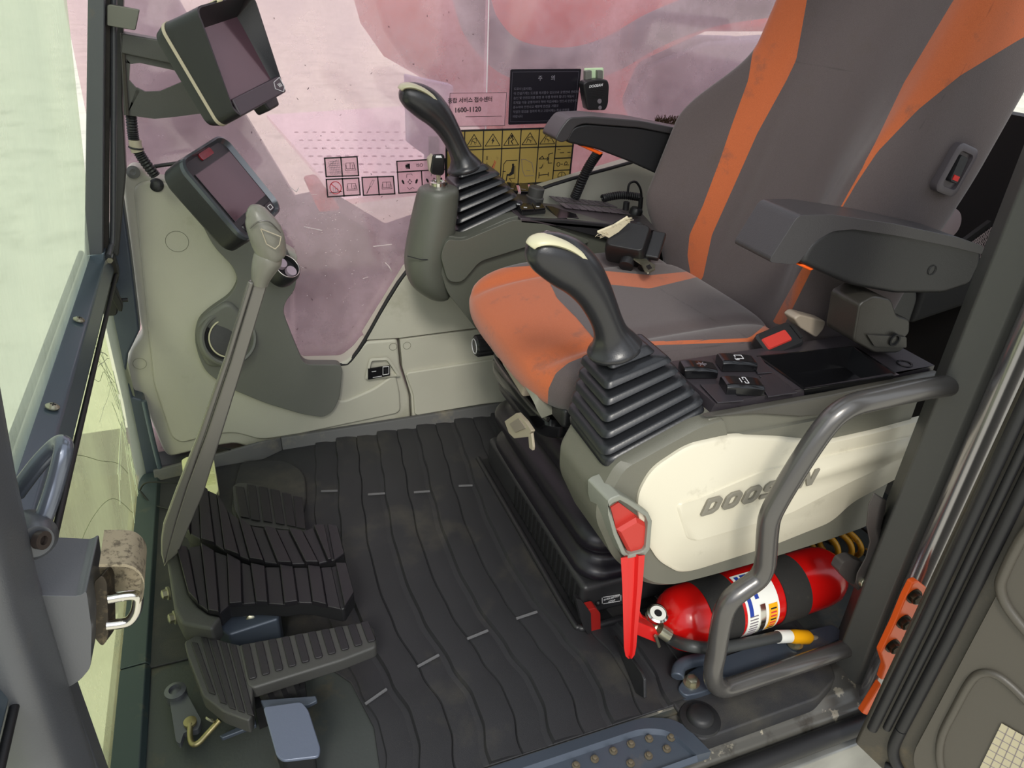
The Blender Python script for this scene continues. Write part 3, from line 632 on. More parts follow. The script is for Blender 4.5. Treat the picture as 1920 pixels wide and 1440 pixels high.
pattern(bk, [SL, SR], [[(1490, 115), (1540, 123), (1620, 140), (1695, 155)], [(1872, -20), (1835, 70), (1800, 142), (1740, 220), (1680, 300), (1620, 400), (1590, 460)]], lambda q: q.x < 1.32)
st_ = G(); p = basis(P(1789, 318, y=.899), (0, -1, 0), (.32, 0, 1)); st_.M = p
st_.loft([[V((a, b, -.02)) for a, b in rrect(.056, .082, .013)], [V((a, b, .006)) for a, b in rrect(.056, .082, .013)], [V((a, b, .008)) for a, b in rrect(.050, .076, .011)], [V((a, b, .008)) for a, b in rrect(.036, .060, .007)], [V((a, b, .002)) for a, b in rrect(.034, .058, .006)]])
sw = obj('seat_switch', st_, pm('switch_bezel', (82, 76, 80), .45), seat)
g = G(p); g.loft([[V((a, b + .002, .002)) for a, b in rrect(.022, .044, .004)], [V((a, b + .002, .009 - b * .12)) for a, b in rrect(.020, .042, .004)]]); obj('rocker', g, M['black'], sw)
g = G(p); g.box((0, -.012, .0105), (.014, .008, .003)); obj('red_mark', g, M['red'], sw)
# plastic trim under the front of the cushion
g = G(); tr = crv([tuple(P(a, b, x=x_)) for a, b, x_ in ((899, 580, .475), (903, 595, .460), (922, 625, .455), (952, 668, .453), (982, 712, .453), (1004, 748, .456), (1013, 768, .462))], 6)
g.loft([[p_ + V((0, 0, .012)), p_ + V((-.006, 0, 0)), p_ + V((.004, 0, -.018)), p_ + V((.03, 0, -.012))] for p_ in tr]); obj('cushion_trim', g, pm('cushion_trim', (120, 120, 108), .45), seat)
g = G(); g.bar(P(906, 612, x=.468), P(942, 664, x=.468), .020, .022); obj('front_handle', g, M['beige'], seat, bev=.006)
g = G(); g.bar(P(950, 672, x=.468), P(990, 735, x=.468), .020, .024); obj('front_handle', g, M['beige'], seat, bev=.006)
g = G(); g.prism(rr_ := [V((.485, 1.40, .425)), V((.485, .95, .425)), V((.93, .95, .42)), V((.93, 1.42, .42))], (0, 0, .04)); obj('seat_pan', g, M['black'], seat, bev=.01)
# front lip of the suspension with the glossy tray
g = G(); c = [P(912, 722, y=1.33), P(920, 690, y=1.34), P(948, 682, y=1.34), P(1010, 745, y=1.2), P(1000, 770, y=1.2), P(930, 748, y=1.3)]
tz = .40
def tr_(s1, z, dx=0): return [V((.582 + dx + a * s1, 1.205 + b * s1, z - .030 + a * .0)) for a, b in rrect(.17, .31, .045, 6)]
g = G(); g.loft([tr_(.98, .365), tr_(1.02, .372), tr_(1.03, .395), tr_(.98, .405), tr_(.90, .405), tr_(.86, .392), tr_(.8, .388)]); obj('tray_lip', g, M['blackg'], seat)
g = G(); g.tube(crv([V((.54, 1.355, .378)), V((.51, 1.345, .378)), V((.499, 1.31, .378)), V((.497, 1.20, .378)), V((.499, 1.10, .378)), V((.51, 1.06, .378))], 5), .005, 8); obj('wire_loop', g, M['rail'], seat)
# bellows
def bel(sx, sy, z, cx=.72, cy=1.165, r=.06): return [V((cx + a, cy + b, z)) for a, b in rrect(sx, sy, r, 7)]
g = G(); rings = []
for z, fx_, sy in ((.078, .548, .53), (.088, .540, .555), (.102, .536, .57), (.116, .540, .565), (.124, .555, .53), (.140, .556, .52), (.158, .535, .56), (.182, .527, .57), (.200, .535, .555), (.208, .560, .505), (.226, .560, .50), (.246, .538, .54), (.272, .532, .545), (.290, .542, .525), (.298, .562, .485), (.316, .560, .48), (.340, .540, .51), (.372, .535, .51), (.392, .55, .48)):
    rings.append(bel(.95 - fx_, sy, z, cx=(.95 + fx_) / 2, cy=1.178))
for r_ in rings:
    for p_ in r_: p_ += V((.005 * math.sin(p_.y * 17 + p_.z * 14), .004 * math.sin(p_.x * 19 + p_.z * 11), .011 * math.sin((p_.y - .9) * 6.5 + .4)))
g.loft(rings); obj('bellows', g, pm('bellows_rubber', (28, 25, 32), .34, bump=(60, .3)), seat, sub=1, ang=80)
# base box
bs = G(); bs.prism([(.535, .90, .01), (.535, 1.45, .01), (.95, 1.45, .01), (.95, .90, .01)], (0, 0, .080)); bo = obj('base_frame', bs, pm('base_black', (46, 46, 48), .36, bump=GR), seat, bev=.012)
g = G()
for k in range(16): y = .915 + k * .022; g.prism([(.5330, y, .020), (.5330, y + .010, .020), (.5330, y + .010, .078), (.5330, y, .078)], (.004, 0, 0))
obj('vent_slots', g, M['dark'], bo)
g = G(); g.prism([(.508, .868, .0), (.508, 1.47, .0), (.96, 1.47, .0), (.96, .868, .0)], (0, 0, .012)); obj('floor_flange', g, M['rubber'], seat, bev=.005)
g = G(); g.tube(crv([V((.517, 1.47, .014)), V((.517, 1.1, .014)), V((.517, .90, .014)), V((.523, .878, .014)), V((.545, .872, .014)), V((.70, .872, .014))], 6), .007, 10); obj('flange_bead', g, M['black'], seat)
# red release lever at the corner of the base
p = P(1105, 1155, y=.865); rl = thing('release_lever', 'small red and black release lever at the corner of the seat base', 'lever', p)
g = G(); g.prism(fillet(px([(1098, 1145), (1117, 1140), (1126, 1150), (1127, 1186), (1103, 1188), (1099, 1180)], y=.865), .003), (0, .02, 0)); obj('red_grip', g, pm('dull_red', (150, 30, 26), .4), rl, bev=.003)
g = G(); g.prism(fillet(px([(1080, 1122), (1090, 1125), (1108, 1150), (1109, 1186), (1102, 1190), (1090, 1165)], y=.855), .002), (0, .012, 0)); obj('lever_plate', g, M['black'], rl, bev=.002)
es = G(); 
for a, b in (((1129, 1121), (1129, 1131)), ((1164, 1116), (1164, 1126)), ((1131, 1120), (1162, 1115)), ((1131, 1132), (1162, 1127))): es.bar(P(*a, y=.898), P(*b, y=.898), .0012, .001, up=(0, -1, 0))
e_ = obj('stop_label_border', es, M['inkw'], bo)
for t, a, b in (('EMERGENCY', 1147, 1121), ('STOP', 1147, 1127)):
    mm = basis(P(a, b, y=.8985), (0, -1, 0), (-.02, 0, 1)); words('stop_text', t, mm, .0062, M['inkw'], e_, bold=.0001)
g = G(); g.lathe(P(1121, 1130, y=.899), (0, -1, 0), [(.006, 0), (.006, .003), (.003, .006)], 12); obj('screw', g, M['rubber'], bo)
# weight dial tag hanging on the bellows, beige
tg = thing('height_tag', 'beige plastic weight indicator tag on the front of the bellows', 'tag', P(975, 805, x=.463))
g = G(); g.prism(fillet(px([(946, 790), (969, 774), (984, 790), (996, 808), (990, 819), (964, 822), (954, 812)], x=.463), .003), (.008, 0, 0)); obj('tag_plate', g, M['tagw'], tg, bev=.002)
g = G(); g.prism(fillet(px([(955, 795), (972, 784), (985, 803), (966, 811)], x=.461), .002), (.004, 0, 0)); obj('window', g, pm('tag_window', (150, 140, 128), .4), tg, bev=.001)
g = G(); g.prism(fillet(px([(990, 815), (996, 812), (999, 838), (998, 845), (992, 840)], x=.463), .002), (.005, 0, 0)); obj('tongue', g, M['tagw'], tg, bev=.0015)
# turning knob under the front of the cushion, far side
kb = thing('adjust_knob', 'black ribbed round knob under the front edge of the cushion', 'knob', P(905, 650, y=1.45))
kc = P(899, 648, y=1.43); ka = V((-1, -.06, 0))
g = G()
rr_ = [[kc + V((h, 0, 0)) * -1 + V((0, math.cos(t), math.sin(t))) * (r_ * (1 + .05 * math.cos(t * 12))) for t in [2 * math.pi * q / 72 for q in range(72)]] for r_, h in ((.020, .012), (.0245, .008), (.0245, -.035), (.016, -.037), (.012, -.06))]
g.loft(rr_); obj('knob_body', g, M['black'], kb)
g = G(); g.ring(kc + V((-.0125, 0, 0)), (1, 0, 0), .017, .001, 24, 6); obj('dial_mark', g, M['inkw'], kb)
# side hinge cover, recliner knob, lever and buckle
g = G(); g.prism(fillet([(.93, .925, .50), (.99, .925, .56), (1.03, .925, .62), (1.09, .925, .65), (1.2, .925, .62), (1.2, .925, .44), (.93, .925, .44)], .03, 5), (0, .03, 0)); obj('recliner_cover', g, M['pedaledge'], seat, bev=.008)
g = G(); g.prism(fillet(px([(1489, 598), (1500, 590), (1550, 603), (1545, 618), (1531, 634), (1500, 615)], y=.90), .006), (0, .03, 0)); obj('recliner_lever', g, M['beige'], seat, bev=.006)
g = G(); g.lathe(P(1755, 415, y=.95), (0, -1, .15), [(.030, -.02), (.030, .02), (.026, .03), (.01, .033)], 36); obj('lumbar_knob', g, pm('knob_mauve', (112, 98, 100), .5), seat)
bkl = thing('belt_buckle', 'black seat belt buckle with red push button beside the cushion', 'belt buckle', P(1460, 640, y=.92))
bm_ = basis(P(1459, 640, y=.90), (-.15, -.5, .85), (.95, .1, .15))
g = G(bm_); g.loft([[V((a, b, -.014)) for a, b in rrect(.05, .075, .008)], [V((a, b, .006)) for a, b in rrect(.05, .075, .008)], [V((a, b, .010)) for a, b in rrect(.044, .068, .006)]]); obj('buckle_body', g, M['black'], bkl)
g = G(bm_); g.loft([[V((a, b - .008, .009)) for a, b in rrect(.024, .052, .003)], [V((a, b - .008, .013)) for a, b in rrect(.021, .048, .003)]]); obj('push_button', g, M['redlite'], bkl)
g = G(bm_); g.box((0, .034, .011), (.030, .006, .003)); obj('tongue_slot', g, M['dark'], bkl)
# folded belt retractor on the far side of the cushion
br = thing('belt_retractor', 'black seat belt retractor lying at the back of the cushion', 'seat belt', P(1190, 470, y=1.42))
rm = basis(P(1178, 455, z=.612), (-.35, -.45, .82), (-.75, .5, .2))
g = G(rm); g.loft([[V((a * s_, b * s_, z)) for a, b in rrect(.075, .085, .012)] for s_, z in ((1, -.03), (1.04, 0), (1, .018), (.9, .026))]); obj('retractor_case', g, M['rubber'], br, bev=.002)
g = G(rm); g.tube([V((-.055, -.01, -.01)), V((.055, -.01, -.01))], .016, 16); g.tube([V((-.05, -.045, -.012)), V((.03, -.045, -.012))], .011, 16); obj('roller', g, M['black'], br)
g = G(rm); g.box((.005, -.058, .0), (.07, .03, .014)); obj('mouth_piece', g, M['black'], br, bev=.004)
g = G(); q = [P(*a, z=.588) for a in ((1187, 487), (1204, 478), (1215, 492), (1228, 500), (1228, 507), (1215, 514), (1208, 509), (1202, 497))]
g.prism(fillet(q, .003), (0.001, .002, .003)); tgm = obj('tongue_plate', g, M['silver'], br, bev=.0006)
g = G(); g.prism([p_ for p_ in px([(1212, 500), (1219, 497), (1223, 503), (1216, 506)], z=.591)], (0, .002, .001)); obj('tongue_hole', g, M['dark'], tgm)
ft_ = G(); q = [P(*a, y=1.33) for a in ((1120, 436), (1150, 424), (1176, 408), (1182, 415), (1160, 435), (1142, 446))]
ft_.prism(q, (.001, .003, .003))
random.seed(3)
for k in range(26):
    e_ = random.choice([0, 1]); a = P(1122 + random.uniform(0, 20), 436 + random.uniform(-2, 8), y=1.33) if e_ else P(1172 + random.uniform(-4, 6), 412 + random.uniform(-3, 6), y=1.33)
    ft_.tube([a, a + V((random.uniform(-.014, -.004) if e_ else random.uniform(.002, .014), -.002, random.uniform(-.006, .008)))], .0005, 4)
obj('frayed_label', ft_, pm('cloth_label', (206, 196, 168), .9, dirt=((60, 55, 50), 60, .55, .75)), br)
g = G(); g.prism(px([(1224, 470), (1250, 462), (1270, 490), (1262, 500), (1236, 496)], y=1.46), (0, .04, 0)); g.tube([P(1236, 470, y=1.45), P(1280, 500, y=1.43)], .01); obj('webbing', g, M['strap'], br, bev=.003)

# armrests
def armrest(name, label, y0, d, sil, pad, strip, cov):
    t = thing(name, label, 'armrest', P(*sil[0], y=y0))
    g = G(); g.prism(fillet(px(sil, y=y0 + .006), .012, 5), (0, d - .012, 0)); obj('arm_body', g, M['black'], t, bev=.012, seg=4)
    g = G(); g.prism(fillet(px(pad, y=y0), .010, 5), (0, d, 0)); obj('arm_pad', g, pm(name + '_pad', (56, 54, 56), .36, bump=(500, .25)), t, bev=.012, seg=4)
    g = G(); g.prism(px(strip, y=y0 + .012), (0, d * .6, 0)); obj('orange_strip', g, M['orange'], t, bev=.002)
    if cov: g = G(); g.ring(P(*cov, y=y0 + .0045), (0, 1, 0), .008, .0007, 28, 6); obj('pivot_outline', g, M['rubber'], t)
    return t
armrest('near_armrest', 'black padded armrest of the seat nearest to the door', .80, .085,
        [(1500, 494), (1520, 455), (1560, 425), (1620, 418), (1750, 440), (1843, 462), (1843, 490), (1822, 535), (1770, 552), (1680, 552), (1600, 537), (1540, 512)],
        [(1440, 492), (1497, 403), (1560, 402), (1680, 420), (1800, 446), (1845, 462), (1845, 478), (1780, 462), (1680, 442), (1600, 430), (1560, 434), (1525, 455), (1495, 497)],
        [(1496, 497), (1508, 495), (1528, 505), (1520, 508)], (1749, 507)).name = 'armrest'
armrest('far_armrest', 'black armrest of the seat by the side window, behind the far joystick', 1.46, .075,
        [(1062, 262), (1075, 238), (1100, 232), (1200, 240), (1330, 262), (1330, 340), (1240, 330), (1180, 303), (1120, 280), (1066, 268)],
        [(1040, 262), (1052, 240), (1068, 220), (1110, 218), (1200, 226), (1330, 252), (1330, 266), (1200, 240), (1095, 232), (1078, 238), (1066, 262), (1055, 268)],
        [(1088, 274), (1100, 273), (1132, 287), (1125, 291)], None).name = 'armrest'

# ================================================================== consoles
def console_near():
    t = thing('left_console', 'grey side console with cream panel and joystick nearest the door', 'console', (.75, .82, .24))
    Y0 = .745
    S = [(1068, 795), (1095, 790), (1150, 862), (1225, 838), (1300, 795), (1320, 782), (1560, 744), (1765, 704), (1765, 860), (1690, 900), (1630, 992), (1550, 1018), (1413, 1062), (1333, 1084), (1247, 1106), (1205, 1100), (1150, 1060), (1085, 965), (1054, 940), (1052, 873)]
    pts = [P(*q, y=Y0) for q in S]
    # side silhouette in metres: front slope, deck, bottom edge
    sil = [(.462, .462), (.475, .492), (.60, .544), (.640, .549), (.655, .514), (1.05, .514), (1.05, .345)] + [(q_.x, q_.z) for q_ in (P(a_, b_, y=.745) for a_, b_ in ((1640, 985), (1550, 1017), (1413, 1060), (1333, 1083), (1250, 1104), (1205, 1096), (1152, 1050)))] + [(.474, .350), (.453, .395), (.452, .44)]
    g = G(); f_ = fillet([(x, Y0, z) for x, z in sil], [.02, .02, .02, .004, .004, 0, 0, .03, .03, .03, .03, .03, .03, .03, .04, .03, .03], 5)
    cx_, cz_ = .72, .42
    def sc(k, y): return [V((cx_ + (p.x - cx_) * (1 - .05 * k), y, cz_ + (p.z - cz_) * (1 - .07 * k))) for p in f_]
    g.loft([sc(1, .746), sc(.75, .7405), sc(.0, .752), sc(0, .885), sc(.4, .896)][1:]); body = obj('body', g, M['console'], t, bev=0, ang=30)
    b = body.modifiers.new('bevel', 'BEVEL'); b.width = .014; b.segments = 4; b.limit_method = 'ANGLE'; b.angle_limit = math.radians(35); body.data.shade_smooth(); wn = body.modifiers.new('n', 'WEIGHTED_NORMAL')
    # seam line around the front
    # cream side panel
    C = [(1196, 960), (1197, 925), (1222, 880), (1290, 835), (1372, 817), (1460, 820), (1545, 829), (1640, 808), (1745, 780), (1745, 862), (1690, 892), (1600, 940), (1560, 978), (1450, 1022), (1300, 1070), (1272, 1073), (1235, 1052), (1205, 1005)]
    YC = .7395
    cp = fillet([P(*q, y=YC - .004) for q in C], .02, 5)
    g = G(); cen_ = sum(cp, V()) / len(cp)
    inn = [p + (cen_ - p) * .03 + V((0, -.0035, 0)) for p in cp]
    g.loft([[p + V((0, .008, 0)) for p in cp], cp, inn]); pan = obj('side_panel', g, M['cream'], t, ang=50)
    band = fillet([P(*q, y=YC - .0075) for q in ((1262, 945), (1300, 935), (1430, 880), (1560, 850), (1735, 810), (1735, 838), (1600, 900), (1480, 962), (1300, 1015), (1284, 1012), (1275, 985))], .014, 5)
    bc = sum(band, V()) / len(band)
    g = G(); g.loft([[p + V((0, .004, 0)) for p in band], [p + V((0, -.003, 0)) + (bc - p) * .035 for p in band]]); obj('raised_band', g, M['cream'], pan, ang=60)
    # lettering
    a, b_ = P(1312, 963, y=.728), P(1525, 903, y=.728)
    ex = (b_ - a); L = ex.length; ex.normalize(); ez = V((0, -1, 0)); ey = ez.cross(ex)
    LT = {'D': [[(0, 0), (.62, 0), (.85, .2), (.85, .8), (.62, 1), (0, 1)], [(.26, .24), (.5, .24), (.58, .32), (.58, .68), (.5, .76), (.26, .76)]],
          'O': [[(.2, 0), (.66, 0), (.86, .2), (.86, .8), (.66, 1), (.2, 1), (0, .8), (0, .2)], [(.32, .24), (.54, .24), (.6, .3), (.6, .7), (.54, .76), (.32, .76), (.26, .7), (.26, .3)]],
          'S': [[(0, 0), (.68, 0), (.86, .16), (.86, .48), (.7, .62), (.27, .62), (.27, .76), (.86, .76), (.86, 1), (.18, 1), (0, .84), (0, .54), (.16, .4), (.6, .4), (.6, .24), (0, .24)]],
          'A': [[(0, 0), (.27, 0), (.33, .2), (.6, .2), (.62, 0), (.9, 0), (.72, 1), (.38, 1)]],
          'N': [[(0, 0), (.26, 0), (.26, .6), (.6, 0), (.88, 0), (.88, 1), (.62, 1), (.62, .4), (.28, 1), (0, 1)]]}
    H_ = .030; W_ = L / 6.25; x = 0
    for ch in 'DOOSAN':
        o_ = LT[ch]; g = G(); sh = .35
        tf = lambda p, d: a + ex * (x + p[0] * W_ + sh * p[1] * H_) + ey * (p[1] * H_ - .004) + ez * d
        if len(o_) == 1: g.prism([tf(p, -.001) for p in o_[0]], ez * .004)
        else:
            ou, ii = o_; n_ = len(ou)
            # ring shaped letters: bridge outer and inner outlines
            def near(p): return min(range(len(ii)), key=lambda k: (ii[k][0] - p[0]) ** 2 + (ii[k][1] - p[1]) ** 2)
            n2 = 48
            def resamp(pl_, m_):
                c_ = (sum(q[0] for q in pl_) / len(pl_), sum(q[1] for q in pl_) / len(pl_)); res = []
                for k in range(m_):
                    an = 2 * math.pi * k / m_; dx, dy = math.cos(an), math.sin(an); bt = None
                    cc = (.43, .5)
                    for (x1, y1), (x2, y2) in zip(pl_, pl_[1:] + pl_[:1]):
                        ex_, ey_ = x2 - x1, y2 - y1; den = dx * ey_ - dy * ex_
                        if abs(den) < 1e-9: continue
                        t_ = ((x1 - cc[0]) * ey_ - (y1 - cc[1]) * ex_) / den; u_ = ((x1 - cc[0]) * dy - (y1 - cc[1]) * dx) / den
                        if t_ > 0 and -1e-6 <= u_ <= 1 + 1e-6: bt = t_ if bt is None else max(bt, t_)
                    res.append((cc[0] + dx * bt, cc[1] + dy * bt))
                return res
            A_, B_ = resamp(ou, n2), resamp(ii, n2)
            sec = [[tf(A_[k], -.001), tf(A_[k], .004), tf(B_[k], .004), tf(B_[k], -.001)] for k in range(n2)]
            g.loft(sec + [sec[0]], False, False)
        obj('letter', g, pm('letter_grey_' + ch, (128, 124, 112), .45) if ch not in DONE else DONE[ch], pan, bev=.0006, seg=1); x += W_ * 1.05
    g = G(); g.prism(fillet([(.618, .7455, .500), (.618, .7455, .545), (.66, .7455, .549), (1.05, .7455, .549), (1.05, .7455, .500)], .006), (0, .012, 0)); obj('body_rim', g, M['console'], t, bev=.003)
    # black bezel
    bz = [(.628, .752), (.628, .898), (1.07, .898), (1.07, .752)]
    g = G(); g.loft([[V((x_, y_, z)) for x_, y_ in [(q[0] + (.01 if q[0] < .7 else 0) * k, q[1] + (.006 if q[1] < .8 else -.006) * k) for q in bz]] for k, z in ((0, .5), (0, .512), (.3, .514), (1, .516))])
    bez = obj('bezel', g, pm('bezel_black', (52, 48, 52), .3, bump=GR), t, bev=.006)
    g = G(); g.prism([P(*q, y=.738) for q in ((1322, 784), (1560, 742), (1765, 700), (1765, 735), (1700, 745), (1575, 778), (1500, 783), (1420, 778))], (0, .016, 0)); obj('bezel_skirt', g, pm('skirt_sheen', (76, 74, 68), .28, bump=GR), t, bev=.004)  # skirt colour lightened to paint in the reflection on its plastic
    bq = [V((x_, y_, .5635)) for x_, y_ in ((.634, .756), (.634, .894), (1.07, .894), (1.07, .756))]
    tq = [P(*q, z=.5635) for q in ((1425, 668), (1600, 650), (1680, 702), (1510, 728))]
    tq = [tq[3], tq[0], tq[1], tq[2]]
    g = G(); g.loft([[p + V((-.006, 0, -.05)) if i_ < 2 else p + V((0, 0, -.05)) for i_, p in enumerate(bq)], [p + V((-.004, 0, -.008)) if i_ < 2 else p + V((0, 0, -.008)) for i_, p in enumerate(bq)], bq, tq, [p + V((0, 0, -.004)) for p in tq]], False, False); obj('deck', g, bpy.data.materials['bezel_black'], t, ang=30)
    # storage tray
    tray = [P(*q, z=.565) for q in ((1425, 668), (1600, 650), (1680, 702), (1510, 728))]
    g = G(); cc = sum(tray, V()) / 4
    rim = [p + (p - cc) * .05 for p in tray]
    low = [p + (cc - p) * .12 + V((0, 0, -.036)) for p in tray]
    g.loft([[p + V((0, 0, -.001)) for p in rim], rim, tray, low], False, True); obj('storage_tray', g, M['blackg'], t, flat=False, ang=30)
    g = G(); g.lathe(P(1696, 682, z=.5640), (0, 0, 1), [(.013, -.002), (.013, .001), (.010, .001), (.009, -.004)], 24); obj('round_socket', g, M['blackg'], t)
    # blank plates and rocker switches
    for q in ([(1312, 722), (1345, 757), (1395, 753), (1350, 722)], [(1405, 672), (1420, 702), (1448, 700), (1425, 670)], [(1418, 712), (1440, 746), (1465, 742), (1440, 708)], [(1423, 706), (1462, 742), (1495, 738), (1452, 702)]):
        g = G(); g.prism(px(q, z=.5645), (0, 0, .0022)); obj('blank_plate', g, pm('blank', (46, 43, 47), .3, bump=GR) if 'blank' not in bpy.data.materials else bpy.data.materials['blank'], t, bev=.001)
    for (a, b), (ln, wd), ic in (((1308, 697), (.055, .032), 0), ((1380, 684), (.058, .034), 1), ((1390, 728), (.060, .034), 2)):
        c = P(a, b, z=.568); mm = frame(c, (0, 1, 0), V((1, -.0, 0)), (0, 0, -1)); mm = basis(c, (0, 0, 1), (.96, -.28, 0))
        g = G(mm); rows = []
        for k in range(13):
            u = -1 + 2 * k / 12; h = .010 + .004 * (1 - u * u) + (.004 if u < -.2 else 0) * (-u); wdt = wd / 2
            rows.append([V((-wdt, u * ln / 2, -.004)), V((-wdt, u * ln / 2, h - .004)), V((-wdt + .004, u * ln / 2, h)), V((wdt - .004, u * ln / 2, h)), V((wdt, u * ln / 2, h - .004)), V((wdt, u * ln / 2, -.004))])
        g.loft(rows); rk = obj('rocker_switch', g, M['blackg'], t, bev=.0015)
        g = G(mm); z_ = .0138
        if ic == 0: segs = [((-.006, .0), (.006, .008)), ((-.006, .008), (.006, 0)), ((0, -.004), (0, .012))]
        elif ic == 1: segs = [((-.007, -.004), (-.007, .008)), ((-.007, .008), (.005, .008)), ((.005, .008), (.005, -.004)), ((-.007, -.004), (.0, -.004)), ((.003, -.006), (.009, -.006)), ((.009, -.006), (.009, .0))]
        else: segs = [((-.009, .006), (.009, .006)), ((-.009, .001), (-.002, .001)), ((.003, .001), (.009, .001)), ((-.006, -.004), (.006, -.004)), ((-.009, .006), (-.009, .001)), ((.009, .006), (.009, .001))]
        for p_, q_ in segs: g.bar((p_[0], p_[1], z_), (q_[0], q_[1], z_), .0011, .0012)
        obj('switch_symbol', g, M['inkw'] if ic else M['inkg'], rk)
    return t
DONE = {}
class _L(dict): pass
for ch in 'DOSAN': DONE[ch] = pm('letter_grey', (128, 124, 112), .45) if not DONE else list(DONE.values())[0]
nc = console_near()
# cup / block behind the tray
blm = pm('block_grey', (52, 50, 46), .35, bump=(900, .3))
cb = thing('lever_block', 'moulded grey clamp block at the rear of the near console', 'block', P(1655, 640, y=.83))
g = G(); B_ = [P(*q, y=.80) for q in ((1600, 640), (1612, 570), (1640, 555), (1672, 562), (1682, 592), (1707, 600), (1706, 625), (1690, 640), (1698, 652), (1685, 662), (1640, 662))]
g.prism(fillet(B_, .008), (0, .065, 0)); obj('block_body', g, blm, cb, bev=.008, seg=4)
g = G(); g.prism(fillet([P(*q, y=.796) for q in ((1626, 628), (1700, 632), (1700, 652), (1640, 650))], .004), (0, .02, 0)); obj('lip', g, blm, cb, bev=.004)
g = G(); g.lathe(P(1678, 638, y=.794), (0, -1, 0), [(.011, -.004), (.011, .001), (.008, .001), (.007, -.004)], 20); obj('screw_hole', g, M['dark'], cb)

# joysticks
def joystick(name, label):
    B0 = V((.545, .828, .515)); top = P(1160, 648, y=.84)
    t = thing(name, label, 'joystick', B0)
    base = [V((.467, .895, .488)), V((.467, .762, .482)), V((.625, .762, .548)), V((.625, .895, .552))]
    n_ = (base[1] - base[0]).cross(base[2] - base[1]).normalized(); n_ = n_ if n_.z > 0 else -n_
    bc = sum(base, V()) / 4; tt_ = V((.512, .838, .640))
    tc = [tt_ + V((dx * .030, dy * .027, dx * .006)) for dx, dy in ((-1, 1), (-1, -1), (1, -1), (1, 1))]
    def ringat(f, s_):
        c = [base[i].lerp(tc[i], f) for i in range(4)]; m = sum(c, V()) / 4
        return fillet([m + (p - m) * s_ for p in c], [.020 * (1 - f) + .007 * f] * 4, 5)
    g = G(); rings = [ringat(-.02, 1.03), ringat(.02, 1.05), ringat(.06, 1.04), ringat(.08, .97)]
    NL = 5
    for k in range(NL):
        f0 = .085 + k * .156; w0 = (1.04, 1.05, 1.07, 1.10, 1.16)[k]
        e_ = .84
        rings += [ringat(f0, .93 * w0 * e_), ringat(f0 + .030, .86 * w0 * e_), ringat(f0 + .040, 1.04 * w0), ringat(f0 + .052, 1.09 * w0), ringat(f0 + .100, 1.09 * w0), ringat(f0 + .114, 1.04 * w0), ringat(f0 + .132, .86 * w0 * e_)]
    rings += [ringat(.872, .70), ringat(.885, .98), ringat(.90, 1.03), ringat(.985, .98), ringat(.995, .85)]
    g.loft(rings); obj('rubber_boot', g, M['boot'], t, ang=45)
    # grip: elliptical sections along the handle
    pts = [(1154, 662, .030, .030), (1153, 657, .0400, .038), (1152, 650, .0410, .0385), (1150, 640, .034, .032), (1145, 623, .0250, .0255), (1137, 600, .0225, .0240), (1125, 572, .0240, .0245), (1110, 544, .0270, .026), (1090, 517, .0315, .028), (1066, 496, .0345, .0295), (1040, 481, .0325, .0285), (1015, 471, .027, .0255), (998, 466, .018, .019), (991, 464, .008, .009)]
    C = [P(a, b, y=.84) for a, b, _, _ in pts]; Cc = crv([tuple(c) for c in C], 4); rad = crv([(r1, r2, 0) for _, _, r1, r2 in pts], 4)
    g = G(); rr_ = []; n2 = len(Cc)
    for i in range(n2):
        T = (Cc[min(i + 1, n2 - 1)] - Cc[max(i - 1, 0)]).normalized(); B_ = V((0, 1, 0)); B_ = (B_ - T * B_.dot(T)).normalized(); N_ = T.cross(B_)
        if i < 5 * 2: k = i / 10; 
        rr_.append([Cc[i] + N_ * math.cos(a) * rad[i].x + B_ * math.sin(a) * rad[i].y for a in [2 * math.pi * k / 28 for k in range(28)]])
    g.loft(rr_); gp = obj('grip', g, M['grip'], t, ang=80)
    # pale strip over the head
    g = G(); sec = []
    path = [(988, 458), (998, 447), (1018, 441), (1042, 444), (1070, 456), (1096, 477), (1114, 506)]
    pc = crv([tuple(P(a, b, y=.832)) for a, b in path], 4)
    for i, p in enumerate(pc):
        T = (pc[min(i + 1, len(pc) - 1)] - pc[max(i - 1, 0)]).normalized(); B_ = V((0, 1, 0)); N_ = T.cross(B_).normalized()
        N_ = N_ if N_.z > 0 else -N_; wdt = .012 * math.sin(math.pi * min(1, (i + 2) / (len(pc) + 2))) + .008
        sec.append([p + B_ * (wdt * 1.1) - N_ * .010, p + B_ * wdt * .8 + N_ * .0005, p + N_ * .0015, p - B_ * wdt * .8 + N_ * .0005, p - B_ * wdt * 1.4 - N_ * .006, p - N_ * .014])
    g.loft(sec); obj('pale_strip', g, M['gripcream'], t, sub=1, ang=80)
    g = G(); g.M = basis(P(1038, 446, y=.848), (.35, 0, .94), (.94, 0, -.35)); g.loft([[V((a, b, z)) for a, b in rrect(.015, .030, .005)] for z in (-.008, .003)] + [[V((a * .8, b * .85, .006)) for a, b in rrect(.015, .030, .005)]]); obj('thumb_switch', g, pm('thumb_grey', (118, 112, 116), .35), t)
    # thumb recess
    return t
jn = joystick('joystick', 'black joystick with pale cap on the console nearest the door')
dl = P(868, 444, y=1.545) - P(1150, 860, y=.757)
jf = dup(jn, dl, 'black joystick with rubber bellows on the far console by the window')

